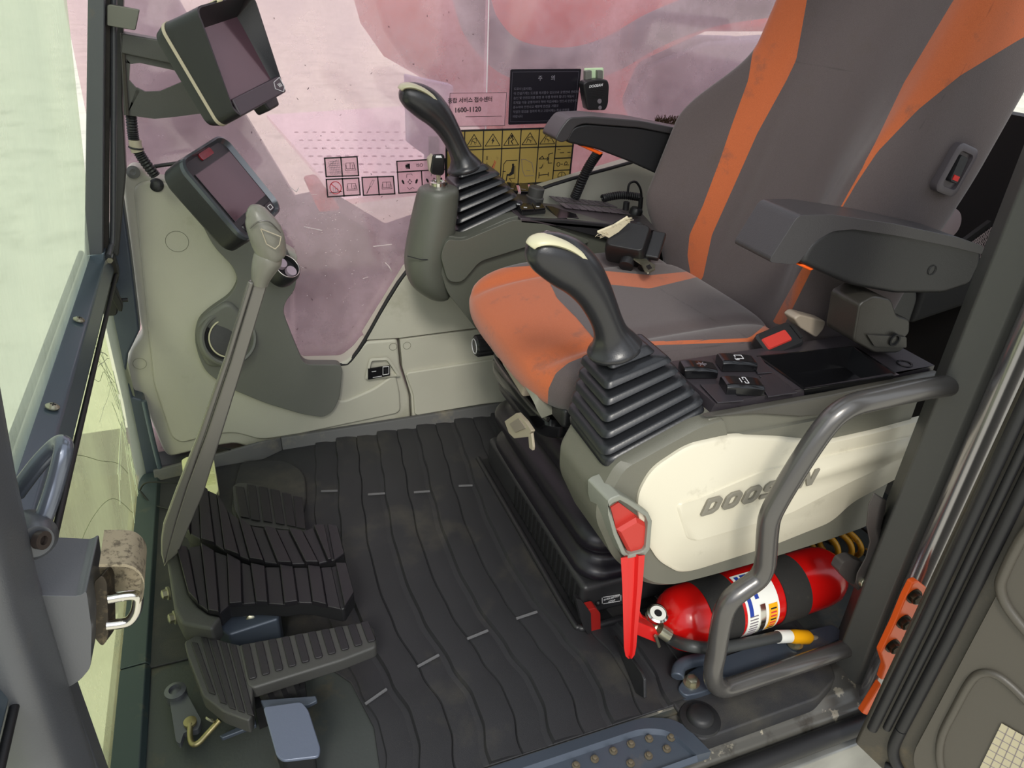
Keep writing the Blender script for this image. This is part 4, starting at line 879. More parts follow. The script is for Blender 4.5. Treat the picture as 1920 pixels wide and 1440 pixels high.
# far console
fc = thing('right_console', 'dark grey far console with switches and key barrel beside the window', 'console', (.7, 1.6, .3))
g = G(); YF = 1.515
g.prism(fillet([P(*q, y=YF) for q in ((835, 440), (868, 447), (962, 405), (1060, 408), (1215, 430), (1260, 440), (1260, 560), (1100, 530), (980, 520), (900, 560), (935, 640), (905, 632), (838, 548), (815, 470))], .02, 5), (0, .13, 0)); obj('body', g, M['fconsole'], fc, bev=.012, seg=4)
g = G(); g.prism(fillet([P(*q, y=1.50) for q in ((838, 448), (868, 452), (962, 412), (1010, 416), (1110, 452), (1085, 462), (990, 462), (900, 490), (866, 530), (840, 528), (826, 480))], .015, 5), (0, .03, 0)); obj('cover', g, M['fconsole'], fc, bev=.010, seg=4)
g = G(); g.prism([P(*q, y=1.50) for q in ((972, 410), (1060, 412), (1215, 428), (1240, 440), (1250, 470), (1140, 450), (1040, 424))], (0, .012, 0)); obj('dark_side', g, M['black'], fc, bev=.003)
top_z = P(975, 408, y=1.50).z
# sloping black top with controls
ta, tb_, tcn, td_ = P(940, 375, y=1.62), P(976, 409, y=1.50), P(1235, 432, y=1.50), P(1200, 395, y=1.66)
g = G(); g.prism([ta, tb_, tcn, td_], (0, 0, -.012)); obj('top_plate', g, pm('top_black', (62, 56, 60), .32, bump=GR), fc, bev=.003)
tn = (tcn - tb_).cross(ta - tb_).normalized(); tn = tn if tn.z > 0 else -tn; tx = (tcn - tb_).normalized()
def onp(a, b, h=0):
    r = ray(a, b); t = (tb_ + tn * h - EYE).dot(tn) / r.dot(tn); return EYE + r * t
def tile(poly, h, mat_, nm, par, h0=0, bev=.001):
    g = G(); g.prism([onp(*q, h0) for q in poly], tn * h); return obj(nm, g, mat_, par, bev=bev)
for q in ([(928, 349), (945, 350), (948, 366), (930, 365)], [(948, 350), (965, 351), (970, 367), (952, 366)], [(972, 351), (988, 352), (991, 368), (975, 368)], [(992, 352), (1005, 354), (1010, 366), (996, 366)]):
    k_ = tile(q, .012, M['blackg'], 'button', fc, .004, .002)
    a = sum(x[0] for x in q) / 4; b = sum(x[1] for x in q) / 4; g = G(); c_ = onp(a, b - 5, .0185); g.bar(c_ - tx * .006, c_ + tx * .006, .003, .001); obj('button_light', g, M['inkg'], k_)
tile([(948, 372), (985, 370), (1022, 402), (978, 404)], .010, M['black'], 'key_block', fc, 0)
for q in ([(952, 374), (966, 373), (974, 379), (959, 380)], [(962, 382), (976, 381), (984, 387), (969, 389)], [(971, 386), (994, 384), (1001, 396), (977, 397)], [(997, 384), (1014, 383), (1022, 394), (1003, 396)]):
    k_ = tile(q, .005, M['blackg'], 'button', fc, .010)
    a = sum(x[0] for x in q) / 4; b = sum(x[1] for x in q) / 4; g = G(); c_ = onp(a, b - 2, .0155); g.bar(c_ - tx * .005, c_ + tx * .003, .002, .001); obj('button_mark', g, M['inkw'], k_)
dc = onp(1001, 378, .0)
g = G(); g.lathe(dc, tn, [(.022, 0), (.022, .012), (.019, .014), (.019, .034), (.016, .037), (.014, .036), (.004, .038)], 36); obj('rotary_knob', g, M['pedaledge'], fc)
ky = [(1020, 366), (1115, 378), (1178, 405), (1150, 403), (1090, 392), (1030, 384)]
for r_ in range(2):
    for c_ in range(9):
        u0 = .05 + c_ * .105; v0 = .12 + r_ * .42
        q = []
        A, B_, C_, D_ = (1018, 364), (1130, 376), (1200, 408), (1060, 394)
        f = lambda u, v: (A[0] * (1 - u) * (1 - v) + B_[0] * u * (1 - v) + C_[0] * u * v + D_[0] * (1 - u) * v, A[1] * (1 - u) * (1 - v) + B_[1] * u * (1 - v) + C_[1] * u * v + D_[1] * (1 - u) * v)
        tile([f(u0, v0), f(u0 + .085, v0), f(u0 + .085, v0 + .32), f(u0, v0 + .32)], .002, pm('keypad', (88, 80, 86), .35) if 'keypad' not in bpy.data.materials else bpy.data.materials['keypad'], 'key', fc, .001, .0005)
g = G(); g.prism([onp(*q, .001) for q in ((1022, 388), (1036, 390), (1080, 404), (1085, 412), (1046, 412))], tn * .004); obj('phone_slot', g, M['blackg'], fc, bev=.002)
# key barrel pod
kp = thing('key_pod', 'dark grey round ignition pod left of the far joystick', 'pod', P(800, 560, y=1.56))
g = G(); pr = [(822, 350, 30), (822, 356, 38), (818, 380, 41), (808, 440, 44), (800, 490, 42), (806, 530, 36), (822, 555, 22), (828, 562, 8)]
rings = []
for a, b, w_ in crv([(a, b, w_) for a, b, w_ in pr], 4):
    c = P(a, b, y=1.56); s_ = (c - EYE).dot(RM @ V((0, 0, 1))) / FPX; r_ = w_ * s_
    rings.append([c + V((math.cos(t) * r_, math.sin(t) * r_, 0)) for t in [2 * math.pi * k / 36 for k in range(36)]])
g.loft(rings); obj('pod_body', g, M['fconsole'], kp, ang=60)
g = G(); g.tube([P(764, 480, y=1.52), P(790, 487, y=1.508), P(812, 487, y=1.512)], .0012, 6); obj('seam', g, M['rubber'], kp)
kt = P(822, 351, y=1.56)
g = G(); g.lathe(kt, (0, 0, 1), [(.020, -.004), (.020, .012), (.015, .013), (.014, .010)], 28); obj('lock_ring', g, M['chrome'], kp)
ig = thing('ignition_key', 'black ignition key with silver tip in the key pod', 'key', kt)
g = G(); g.box(kt + V((0, 0, .022)), (.009, .004, .03)); obj('key_blade', g, M['silver'], ig, bev=.001)
g = G(); g.prism(fillet([P(*q, y=1.552) for q in ((812, 290), (834, 290), (834, 324), (829, 330), (812, 328), (807, 322))], .006), (0, .012, 0)); kh = obj('key_head', g, M['blackg'], ig, bev=.003)
g = G(); g.prism(px([(818, 292), (827, 292), (829, 296), (817, 296)], y=1.5505), (0, .003, 0)); obj('key_hole', g, M['inkw'], kh)
g = G(); g.prism(fillet([P(*q, y=1.556) for q in ((803, 298), (812, 289), (813, 329), (806, 322))], .003), (0, .014, 0)); obj('key_side', g, M['tagw'], kh, bev=.002)
# cords and connectors behind the console
def coil(name, label, path, R0, r, turns, par=None):
    pc = crv(path, 30); L = len(pc); g = G(); pts = []
    for i in range(turns * 10 + 1):
        f = i / (turns * 10) * (L - 1); k = min(int(f), L - 2); p = pc[k].lerp(pc[k + 1], f - k); T = (pc[k + 1] - pc[k]).normalized(); u = T.orthogonal().normalized()
        u = (V((0, 1, 0)) - T * T.y).normalized(); b = T.cross(u); a = 2 * math.pi * i / 10; pts.append(p + u * math.cos(a) * R0 + b * math.sin(a) * R0)
    g.tube(pts, r, 6); return tag(obj(name, g, M['rubber']), label, 'cord')
coil('coiled_cord', 'black coiled cord hanging down behind the far armrest', [tuple(P(1122, 285, y=1.64)), tuple(P(1100, 320, y=1.64)), tuple(P(1078, 370, y=1.66))], .010, .003, 26)
coil('coiled_cord', 'short black coiled cord lying on the rear of the far console', [tuple(P(1130, 372, y=1.62)), tuple(P(1165, 366, y=1.62)), tuple(P(1200, 370, y=1.62))], .008, .0026, 20)
pj = thing('power_plug', 'black power plug with wire loop behind the far console', 'plug', P(1190, 395, y=1.60))
g = G(); g.lathe(P(1192, 398, y=1.6), tn, [(.017, -.004), (.017, .006), (.013, .012), (.008, .012)], 24); obj('socket_cap', g, M['black'], pj)
g = G(); g.tube(crv([P(1177, 362, y=1.6), P(1180, 345, y=1.6), P(1192, 341, y=1.6), P(1201, 355, y=1.6), P(1203, 375, y=1.6)], 6), .003, 8); g.tube([P(1202, 370, y=1.6), P(1200, 392, y=1.6)], .006, 10); g.lathe(P(1174, 386, y=1.6), (0, 0, 1), [(.008, -.01), (.008, .01)], 14); obj('wire_loop', g, M['rubber'], pj)
# ================================================================== screens
FWD = RM @ V((0, 0, 1))
def screen_frame(c_px, y, h, u, wpx):
    C = P(*c_px, y=y); s = (C - EYE).dot(FWD) / FPX
    H = V(h); U = -V(u); w_ = wpx * s; h_ = w_ * .75
    H.normalize(); U = (U - H * U.dot(H)).normalized(); Nn = H.cross(U)
    if Nn.dot(EYE - C) < 0: Nn = -Nn
    return frame(C, H, U, Nn), w_, h_
def rr3(x0, x1, y0, y1, r, z, n=6): return [V((a + (x0 + x1) / 2, b + (y0 + y1) / 2, z)) for a, b in rrect(x1 - x0, y1 - y0, r, n)]
# lower screen
MF, W, Hh = screen_frame((434.7, 348.5), 1.50, (.481, .869, .115), (.547, -.195, -.814), 134.2)
lm = thing('gauge_monitor', 'lower dark monitor with small red lens and glossy bezel on the side trim', 'monitor', MF @ V((0, 0, -.05)))
x0, x1, y0, y1 = -.67 * W, .62 * W, -.91 * Hh, .84 * Hh
g = G(MF)
g.loft([rr3(x0 * .86, x1 * .86, y0 * .86, y1 * .86, .02, -.055), rr3(x0, x1, y0, y1, .028, -.043), rr3(x0 * 1.01, x1 * 1.01, y0 * 1.01, y1 * 1.01, .03, -.012), rr3(x0, x1, y0, y1, .03, 0)]); obj('housing', g, M['black'], lm, bev=.002)
g = G(MF); g.loft([rr3(x0, x1, y0, y1, .03, -.001), rr3(x0 * .985, x1 * .985, y0 * .985, y1 * .985, .028, .006), rr3(x0 * .93, x1 * .93, y0 * .94, y1 * .94, .024, .008), rr3(x0 * .86, x1 * .86, y0 * .90, y1 * .88, .02, .001), rr3(x0 * .84, x1 * .84, y0 * .89, y1 * .87, .02, -.001)], cap0=False); obj('bezel', g, pm('glossy_bezel', (84, 88, 94), .16, metal=.4), lm)
g = G(MF); g.prism([V((a, b, .0005)) for a, b in ((-.5 * W, -.5 * Hh), (.5 * W, -.5 * Hh), (.5 * W, .5 * Hh), (-.5 * W, .5 * Hh))], MF.to_3x3() @ V((0, 0, .001)) if False else (0, 0, .001)); sc_ = obj('display', g, M['screen'], lm)
g = G(MF)
for a, b, c, d in ((-.5, -.5, .5, -.5), (.5, -.5, .5, .5), (.5, .5, -.5, .5), (-.5, .5, -.5, -.5)): g.bar((a * W, b * Hh, .0015), (c * W, d * Hh, .0015), .0012, .0008)
obj('display_edge', g, M['screenlip'], lm)
g = G(MF); g.loft([rr3(-.16 * W, .16 * W, .62 * Hh, .75 * Hh, .004, 0), rr3(-.16 * W, .16 * W, .62 * Hh, .75 * Hh, .004, .003), rr3(-.12 * W, .12 * W, .65 * Hh, .72 * Hh, .003, .002)]); obj('red_lens', g, M['ledred'], lm)
g = G(MF)
for a in (-.34, .12, .38): g.loft([rr3((a - .11) * W, (a + .11) * W, -.80 * Hh, -.62 * Hh, .004, 0), rr3((a - .1) * W, (a + .1) * W, -.79 * Hh, -.63 * Hh, .004, .002)])
bt = obj('soft_buttons', g, M['blackg'], lm)
for nm, segs in (('button_icon', [((-.38, -.68), (-.30, -.68)), ((-.38, -.75), (-.30, -.75)), ((-.38, -.68), (-.38, -.75)), ((-.30, -.68), (-.30, -.75)), ((-.34, -.66), (-.34, -.77))]),
                 ('button_icon', [((.07, -.68), (.17, -.68)), ((.07, -.75), (.17, -.75)), ((.07, -.715), (.17, -.715)), ((.15, -.64), (.15, -.79))]), ('button_icon', [((.33, -.68), (.43, -.68)), ((.43, -.68), (.43, -.76)), ((.33, -.76), (.43, -.76)), ((.33, -.68), (.33, -.76)), ((.25, -.64), (.25, -.80))])):
    g = G(MF)
    for p_, q_ in segs: g.bar((p_[0] * W, p_[1] * Hh, .0025), (q_[0] * W, q_[1] * Hh, .0025), .0012, .0008)
    obj(nm, g, M['inkw'], bt)
g = G(MF); q0 = MF @ V((.0, -.01, -.04)); g.M = None; g.tube([q0, V((q0.x + .005, 1.695, q0.z - .05))], .022, 16); obj('mount_stalk', g, M['black'], lm, bev=.004)
# upper screen with hood
MU, W, Hh = screen_frame((442.9, 105.4), 1.45, (.537, .835, .12), (.4, -.126, -.908), 154.7)
um = thing('camera_monitor', 'upper camera monitor in a deep black sun hood at the front pillar', 'monitor', MU @ V((0, 0, -.08)))
x0, x1, y0, y1 = -.64 * W, .66 * W, -.82 * Hh, .79 * Hh
g = G(MU)
def hood(z0, kx=1, ky=1, r=.018): return rr3(x0 * kx, x1 * kx, y0 * ky, y1 * ky, r, z0, 6)
back = [hood(-.070, .80, .80), hood(-.064, .93, .93), hood(-.042, 1, 1), hood(-.010, .985, .985)]
def hz(p):   # rim height: deep at the top, shallow at the bottom
    t = (p.y - y0) / (y1 - y0); t = max(0, min(1, (t - .18) / .5)); return .002 + .030 * t * t * (3 - 2 * t)
rim = [V((p.x * .99, p.y * .99, hz(p))) for p in hood(0, .985, .985)]
rim2 = [V((p.x * .955, p.y * .955, hz(p))) for p in hood(0, .985, .985)]
scr = [V((max(min(p.x * .9, .52 * W), -.52 * W), max(min(p.y * .8, .52 * Hh), -.54 * Hh), -.008)) for p in hood(0)]
g.loft(back + [rim, rim2, scr], True, False); obj('hood', g, M['black'], um, ang=35)
g = G(MU); g.loft([hood(-.042, 1.006, 1.006), hood(-.036, 1.006, 1.006), hood(-.036, .98, .98), hood(-.042, .98, .98)], False, False); obj('pale_line', g, M['tagw'], um)
g = G(MU); g.prism([V((a * W, b * Hh, -.009)) for a, b in ((-.53, -.55), (.53, -.55), (.53, .53), (-.53, .53))], (0, 0, .002)); obj('display', g, M['screen'], um)
g = G(MU); g.prism([V((a * W, b * Hh, -.003)) for a, b in ((-.56, -.80), (.62, -.80), (.66, -.52), (-.54, -.52))], (0, 0, .006)); lp = obj('lower_lip', g, M['screenlip'], um, bev=.003)
g = G(MU)
tri = [(.44, -.58), (.62, -.55), (.62, -.72), (.54, -.78), (.40, -.68)]
for a, b in zip(tri, tri[1:] + tri[:1]): g.bar((a[0] * W, a[1] * Hh, .0035), (b[0] * W, b[1] * Hh, .0035), .001, .0008)
for k in range(3): g.bar(((.50 + .03 * k) * W, -.63 * Hh, .0035), ((.52 + .03 * k) * W, -.69 * Hh, .0035), .0014, .0008)
obj('menu_mark', g, M['inkw'], lp)
g = G(MU); g.prism([V((a * W, b * Hh, -.05)) for a, b in ((.30, -.95), (.58, -.95), (.62, -.78), (.26, -.78))], (0, 0, .03)); obj('cable_outlet', g, M['black'], um, bev=.004)
g = G(MU); yt = .785 * Hh; g.loft([[V((-.16 * W, y_, z_)), V((-.05 * W, y_, z_)), V((-.05 * W, y_ + .0012, z_ + .0012)), V((-.16 * W, y_ + .0012, z_ + .0012))] for y_, z_ in ((yt * .997, .012), (yt * .995, .0335), (yt * .95, .0335), (yt * .93, .02))]); obj('pale_tape', g, M['stick'], um)
# bracket of the upper screen
bk_ = thing('screen_bracket', 'dark welded steel bracket holding the upper monitor', 'bracket', P(240, 150, y=1.62))
g = G(); g.prism(fillet(px([(228, 62), (300, 75), (420, 95), (420, 130), (330, 122), (226, 100)], y=1.60), .004), (0, .05, 0)); obj('upper_arm', g, M['pillar'], bk_, bev=.003)
g = G()
for q in ([(227, 95), (345, 122), (345, 136), (262, 118), (246, 120), (232, 116)], [(227, 100), (244, 118), (242, 150), (256, 166), (262, 171), (238, 216), (232, 216)], [(256, 164), (272, 172), (300, 171), (345, 152), (420, 160), (420, 200), (384, 212), (330, 219), (290, 223), (238, 216)]):
    g.prism(px(q, y=1.61), (0, .008, 0))
obj('side_plate', g, M['pillar'], bk_)
g = G(); g.tube([P(229, 62, y=1.605) + V((0, 0, 0)), P(234, 150, y=1.605), P(239, 216, y=1.605)], .0032, 8); obj('weld_seam', g, pm('weld', (66, 62, 56), .6, bump=(150, 1.0)), bk_)
g = G(); cp_ = crv([P(246, 215, y=1.62), P(249, 248, y=1.62), P(254, 272, y=1.62), P(268, 298, y=1.62), P(292, 330, y=1.62)], 14); cr = [.0105 if i % 2 else .0088 for i in range(len(cp_))]
cd = thing('cable_conduit', 'black corrugated conduit with a white clip below the upper bracket', 'conduit', P(292, 330, y=1.62))
g.tube(cp_, cr, 14); obj('corrugated_tube', g, M['rubber'], cd, ang=20)
g = G(); q_ = crv([P(253, 262, y=1.62), P(254, 272, y=1.62), P(258, 284, y=1.62)], 4); g.tube(q_, .0115, 14); obj('white_clip', g, M['tagw'], cd)
g = G(); g.ring(P(255, 277, y=1.62), (0.2, 0, 1), .0122, .0018, 24, 6); obj('cable_tie', g, M['rubber'], cd)

# ================================================================== travel lever and pedals
YL = 1.18
tl = thing('travel_lever', 'long grey travel lever with large grey hand grip', 'lever', P(330, 1060, y=YL))
def strap(path, thick, name, mat_, par, y=YL, dy=0, bev=.003):
    g = G(); rs = []
    for L, R_ in path:
        a, b = P(*L, y=y + dy), P(*R_, y=y + dy); rs.append([a, b, b + V((0, thick, 0)), a + V((0, thick, 0))])
    g.loft(rs); return obj(name, g, mat_, par, bev=bev)
strap([((478, 525), (502, 533)), ((432, 678), (456, 686)), ((385, 818), (412, 828)), ((350, 912), (382, 925)), ((330, 975), (352, 995)), ((314, 1030), (334, 1038)), ((307, 1065), (318, 1052))], .012, 'lever_arm', M['leverp'], tl)
strap([((466, 528), (477, 530)), ((422, 672), (431, 678)), ((372, 815), (384, 819)), ((330, 920), (350, 914)), ((306, 985), (330, 978)), ((302, 1012), (316, 1030)), ((302, 1040), (308, 1062))], .012, 'lever_flange', M['leverp'], tl, dy=-.003)
def pxtube(lst, y, seg=24):
    C = crv([tuple(P(a, b, y=y)) for a, b, r_ in lst], 5); s_ = (C[0] - EYE).dot(FWD) / FPX; rr_ = [q.x * s_ for q in crv([(r_, 0, 0) for a, b, r_ in lst], 5)]
    g = G(); g.tube(C, rr_, seg, up=(0, 1, 0)); return g
obj('grip_sleeve', pxtube([(487, 534, 14), (489, 522, 17), (494, 505, 22), (502, 486, 26), (508, 474, 22)], YL + .006), M['griplever'], tl, ang=60)
gr_ = obj('hand_grip', pxtube([(520, 492, 8), (514, 486, 22), (507, 466, 29), (499, 440, 31), (488, 418, 27), (479, 402, 21), (470, 393, 13), (466, 390, 5)], YL + .006), M['griplever'], tl, ang=60)
g = G(); q = [P(*a, y=YL - .0255) for a in ((489, 429), (527, 444), (524, 459), (516, 467), (500, 458))]
for a, b in zip(q, q[1:] + q[:1]): g.tube([a, b], .0009, 6)
obj('grip_outline', g, M['tagw'], gr_)
g = G(); g.tube(crv([P(469, 428, y=YL - .016), P(484, 416, y=YL - .024), P(505, 416, y=YL - .022), P(526, 436, y=YL - .008)], 5), .0012, 6); obj('grip_seam', g, M['leverp'], gr_)

def ribbed(name, label, st_, zf, thick, gaps=(), hi=.0075, side=True, cat='pedal'):
    t = thing(name, label, cat, P(*st_[len(st_) // 2][1], z=zf(.5) - thick)); n = len(st_); k = 0; odd = 0
    base = G(); top = [P(*s_[0], z=zf(i / (n - 1)) - .004) for i, s_ in enumerate(st_)]; bot = [P(*s_[1], z=zf(i / (n - 1)) - .004) for i, s_ in enumerate(st_)]
    base.loft([[a, b, b + V((0, 0, -thick)), a + V((0, 0, -thick))] for a, b in zip(top, bot)]); obj('pad_base', base, M['rubber'], t, bev=.003)
    for i in range(n - 1):
        if i in gaps: continue
        odd ^= 1; z0, z1 = zf(i / (n - 1)), zf((i + 1) / (n - 1)); h = hi if odd else 0
        a, b, c, d = P(*st_[i][0], z=z0), P(*st_[i][1], z=z0), P(*st_[i + 1][1], z=z1), P(*st_[i + 1][0], z=z1)
        g = G(); up_ = V((0, 0, h)); m = .0008
        w1 = (d - a).normalized() * m; w2 = (c - b).normalized() * m; f = (b - a).normalized() * (.003 if odd else 0)
        g.loft([[a + w1 + V((0, 0, -.006)), b + w2 + V((0, 0, -.006)), c - w2 + V((0, 0, -.006)), d - w1 + V((0, 0, -.006))], [a + w1 + up_, b + w2 + up_ + f, c - w2 + up_ + f * 1, d - w1 + up_ - V((0, 0, h * .55))]])
        obj('tread_rib', g, M['pedal'], t, bev=.0015)
    return t
def stn(*a): return [((a[i], a[i + 1]), (a[i + 2], a[i + 3])) for i in range(0, len(a), 4)]
zA = lambda t: .132 + .045 * max(0, .45 - t) ** 1.5
pA = ribbed('travel_pedal', 'black ribbed travel pedal farther from the door, behind its twin', stn(345, 940, 341, 984, 357, 918, 357, 1000, 372, 907, 377, 1012, 390, 919, 403, 1020, 407, 927, 421, 1032, 426, 957, 449, 1042, 448, 974, 468, 1049, 470, 986, 495, 1053, 494, 990, 520, 1056, 517, 992, 547, 1057, 541, 994, 572, 1056, 567, 996, 597, 1056, 588, 989, 614, 1052, 609, 985, 622, 1050, 613, 981, 626, 1050, 633, 985, 646, 1036), zA, .03, gaps=(13,))
pB = ribbed('travel_pedal', 'large black ribbed travel pedal closest to the door', stn(330, 1024, 353, 1112, 352, 1027, 372, 1132, 377, 1022, 391, 1146, 402, 1034, 412, 1150, 426, 1042, 430, 1134, 452, 1054, 455, 1132, 470, 1060, 480, 1130, 497, 1063, 503, 1131, 525, 1063, 533, 1133, 550, 1064, 559, 1129, 577, 1064, 586, 1130, 601, 1064, 613, 1136, 622, 1062, 640, 1142, 629, 1060, 646, 1141, 650, 1057, 664, 1112), lambda t: .128 + .04 * max(0, .4 - t) ** 1.5, .032, gaps=(12,))
g = G(); g.prism([P(*q, z=.125) for q in ((312, 1046), (331, 1024), (355, 1112), (372, 1136), (392, 1150), (415, 1155), (398, 1180), (340, 1168), (326, 1140))], (0, 0, -.045)); obj('side_casting', g, M['pedaledge'], pB, bev=.006)
g = G(); g.prism([P(*q, z=.085) for q in ((400, 1170), (430, 1140), (525, 1138), (522, 1160), (430, 1190))], (0, 0, -.07)); obj('pedal_bracket', g, M['bluegrey'], pB, bev=.005)
for a, b, ax in ((470, 1158, (0, -1, .3)), (313, 1113, (-1, -.3, .2)), (326, 1158, (-1, -.3, .2))):
    c = P(a, b, z=.08); g = G(); g.lathe(c, ax, [(.0125, -.004), (.0125, 0), (.0095, .0005)], 20); g.lathe(c, ax, [(.0088, 0), (.0088, .008), (.006, .0095)], 6); obj('hex_bolt', g, M['silver'], pB)
g = G(); g.prism([P(*q, z=.09) for q in ((345, 960), (440, 990), (560, 1010), (600, 1040), (420, 1020), (350, 1000))], (0, 0, -.08)); obj('pedal_bracket', g, M['pedaledge'], pA, bev=.004)
fr = thing('foot_rest', 'dark ribbed foot rest plate lying behind the travel pedals', 'foot rest', P(500, 950, z=.03))
FO = [(436, 912), (446, 905), (468, 906), (556, 930), (566, 940), (574, 996), (470, 985), (450, 974), (440, 955)]
g = G(); g.prism(fillet([P(*q, z=.052) for q in FO], .008), (0, 0, -.02)); obj('plate', g, M['pedaledge'], fr, bev=.004)
for (a, b), (c, d) in (((441, 912), (451, 970)), ((463, 909), (471, 975)), ((485, 913), (494, 978)), ((507, 918), (517, 982)), ((529, 925), (538, 986)), ((550, 931), (556, 990))):
    g = G(); g.prism([P(a, b, z=.054), P(a + 17, b + 3, z=.054), P(c + 17, d + 3, z=.054), P(c, d, z=.054)], (0, 0, .003)); obj('tread_rib', g, M['pedal'], fr, bev=.0012)
lp_ = thing('small_pedal', 'pale yellowish plastic pedal in the corner behind the lever', 'pedal', P(375, 900, z=.02))
g = G(); q = fillet([P(*a, z=z_) for a, z_ in (((340, 862), .075), ((350, 856), .078), ((400, 855), .078), ((410, 918), .045), ((406, 926), .043), ((372, 915), .048), ((345, 905), .05))], .004); g.prism(q, (0, .004, -.018)); pd_ = obj('pedal_pad', g, M['lime'], lp_, bev=.003)
g = G()
for k in range(7): a = P(352 + k * 7, 862, z=.0775); b = P(357 + k * 7, 884, z=.066); g.bar(a, b, .0018, .0022)
for k in range(7): a = P(372 + k * .5, 892 + k * 3, z=.0615 - k * .0018); b = P(402 + k * .6, 889 + k * 3, z=.0615 - k * .0018); g.bar(a, b, .0015, .0022)
obj('pad_ridges', g, M['lime'], pd_)
# floor pedal with two pads
ac = thing('floor_pedal', 'wide black floor pedal with raised bars in front of the travel pedals', 'pedal', P(480, 1300, z=.02))
ZC = .10
g = G(); g.prism(fillet([P(*q, z=ZC) for q in ((345, 1203), (372, 1187), (432, 1205), (452, 1209), (474, 1290), (473, 1343), (466, 1352), (418, 1334), (380, 1304), (350, 1225))], .006), (0, 0, -.03)); obj('left_pad', g, M['pedaledge'], ac, bev=.005)
for (a, b), (c, d) in (((358, 1205), (392, 1300)), ((376, 1196), (413, 1318)), ((393, 1199), (430, 1328)), ((412, 1204), (447, 1334)), ((430, 1209), (464, 1340))):
    e_, f_ = (a + c) / 2 + 2, (b + d) / 2
    g = G(); g.prism([P(a, b, z=ZC), P(a + 13, b + 2, z=ZC), P(c + 13, d + 4, z=ZC), P(c, d, z=ZC)], (0, 0, .003)); obj('tread_rib', g, M['pedal'], ac, bev=.0012)
g = G(); g.prism(fillet([P(*q, z=ZC + .002) for q in ((446, 1208), (640, 1172), (690, 1164), (702, 1180), (707, 1212), (640, 1238), (474, 1290), (462, 1284))], .008), (0, 0, -.026)); obj('right_pad', g, M['pedaledge'], ac, bev=.006)
for k in range(10):
    t = k / 9; a, b = 453 + 223 * t, 1211 - 42 * t; c, d = 467 + 223 * t, 1276 - 70 * t
    g = G(); g.prism(fillet([P(a, b, z=ZC + .002), P(a + 15, b - 3, z=ZC + .002), P(c + 15, d - 4, z=ZC + .002), P(c, d, z=ZC + .002)], .004), (0, 0, .0035)); obj('tread_bar', g, M['pedal'], ac, bev=.0012)
g = G(); g.prism([P(*q, z=.06) for q in ((470, 1290), (570, 1260), (572, 1290), (480, 1330))], (0, 0, -.05)); g.lathe(P(545, 1290, z=.05), (.9, .3, 0), [(.012, -.05), (.022, -.04), (.016, -.03), (.026, -.02), (.018, -.01), (.028, 0), (.02, .01)], 24); obj('pivot_boot', g, M['rubber'], ac)
bx = thing('stop_block', 'blue grey metal block with a smooth top plate at the front of the floor', 'block', P(540, 1380, z=0))
g = G(); g.prism([P(*q, z=.105) for q in ((500, 1330), (565, 1322), (592, 1405), (528, 1415))], (0, 0, -.10)); obj('block_body', g, M['rubber'], bx, bev=.008)
g = G(); g.prism(fillet([P(*q, z=.112) for q in ((493, 1325), (565, 1315), (578, 1330), (601, 1402), (598, 1418), (530, 1426), (518, 1416))], .006), (0, 0, -.006)); obj('top_plate', g, pm('block_plate', (96, 104, 122), .32, metal=.15, bump=(500, .1)), bx, bev=.002)
g = G(); g.prism([P(*q, z=.085) for q in ((488, 1312), (592, 1304), (595, 1313), (578, 1322), (495, 1328))], (0, 0, -.008)); g.prism([P(*q, z=.02) for q in ((412, 1385), (480, 1352), (482, 1365), (418, 1390))], (0, 0, .008)); obj('bracket', g, M['bluegrey'], bx, bev=.002)
lk = thing('link_rod', 'bent brass coloured rod and dark lever arm on the dirty floor', 'rod', P(350, 1350, z=0))
g = G(); g.prism(fillet([P(*q, z=.03) for q in ((316, 1300), (345, 1290), (378, 1350), (372, 1368), (345, 1372), (338, 1395), (330, 1390))], .006), (0, 0, -.012)); obj('arm_plate', g, M['steel'], lk, bev=.002)
g = G(); g.lathe(P(330, 1300, z=.03), (0, 0, 1), [(.017, -.012), (.017, .008), (.010, .010), (.009, .004), (.003, .006)], 24); obj('eye_bush', g, M['steel'], lk)
g = G(); g.tube(crv([P(357, 1357, z=.035), P(356, 1378, z=.03), P(360, 1394, z=.03), P(372, 1393, z=.03), P(392, 1372, z=.035), P(412, 1350, z=.045)], 6), .0045, 12); g.lathe(P(357, 1356, z=.032), (0, 0, 1), [(.010, 0), (.010, .005), (.006, .006)], 18); obj('brass_rod', g, pm('brass', (150, 140, 100), .35, metal=.8), lk)
g = G(); g.ring(P(394, 1349, z=.05), (.6, .5, .5), .006, .0022, 20, 8); obj('spring_clip', g, M['silver'], lk)
g = G(); g.tube(crv([P(262, 920, z=.02), P(275, 905, z=.05), P(320, 905, z=.05), P(345, 908, z=.04)], 6), .002, 6); g.tube(crv([P(264, 922, z=.02), P(285, 945, z=.01), P(318, 955, z=.015)], 6), .002, 6); g.tube(crv([P(398, 848, z=.03), P(415, 840, z=.05), P(432, 843, z=.04)], 5), .002, 6)
tag(obj('thin_cable', g, M['rubber']), 'thin black cable looping over the floor by the front corner', 'cable')

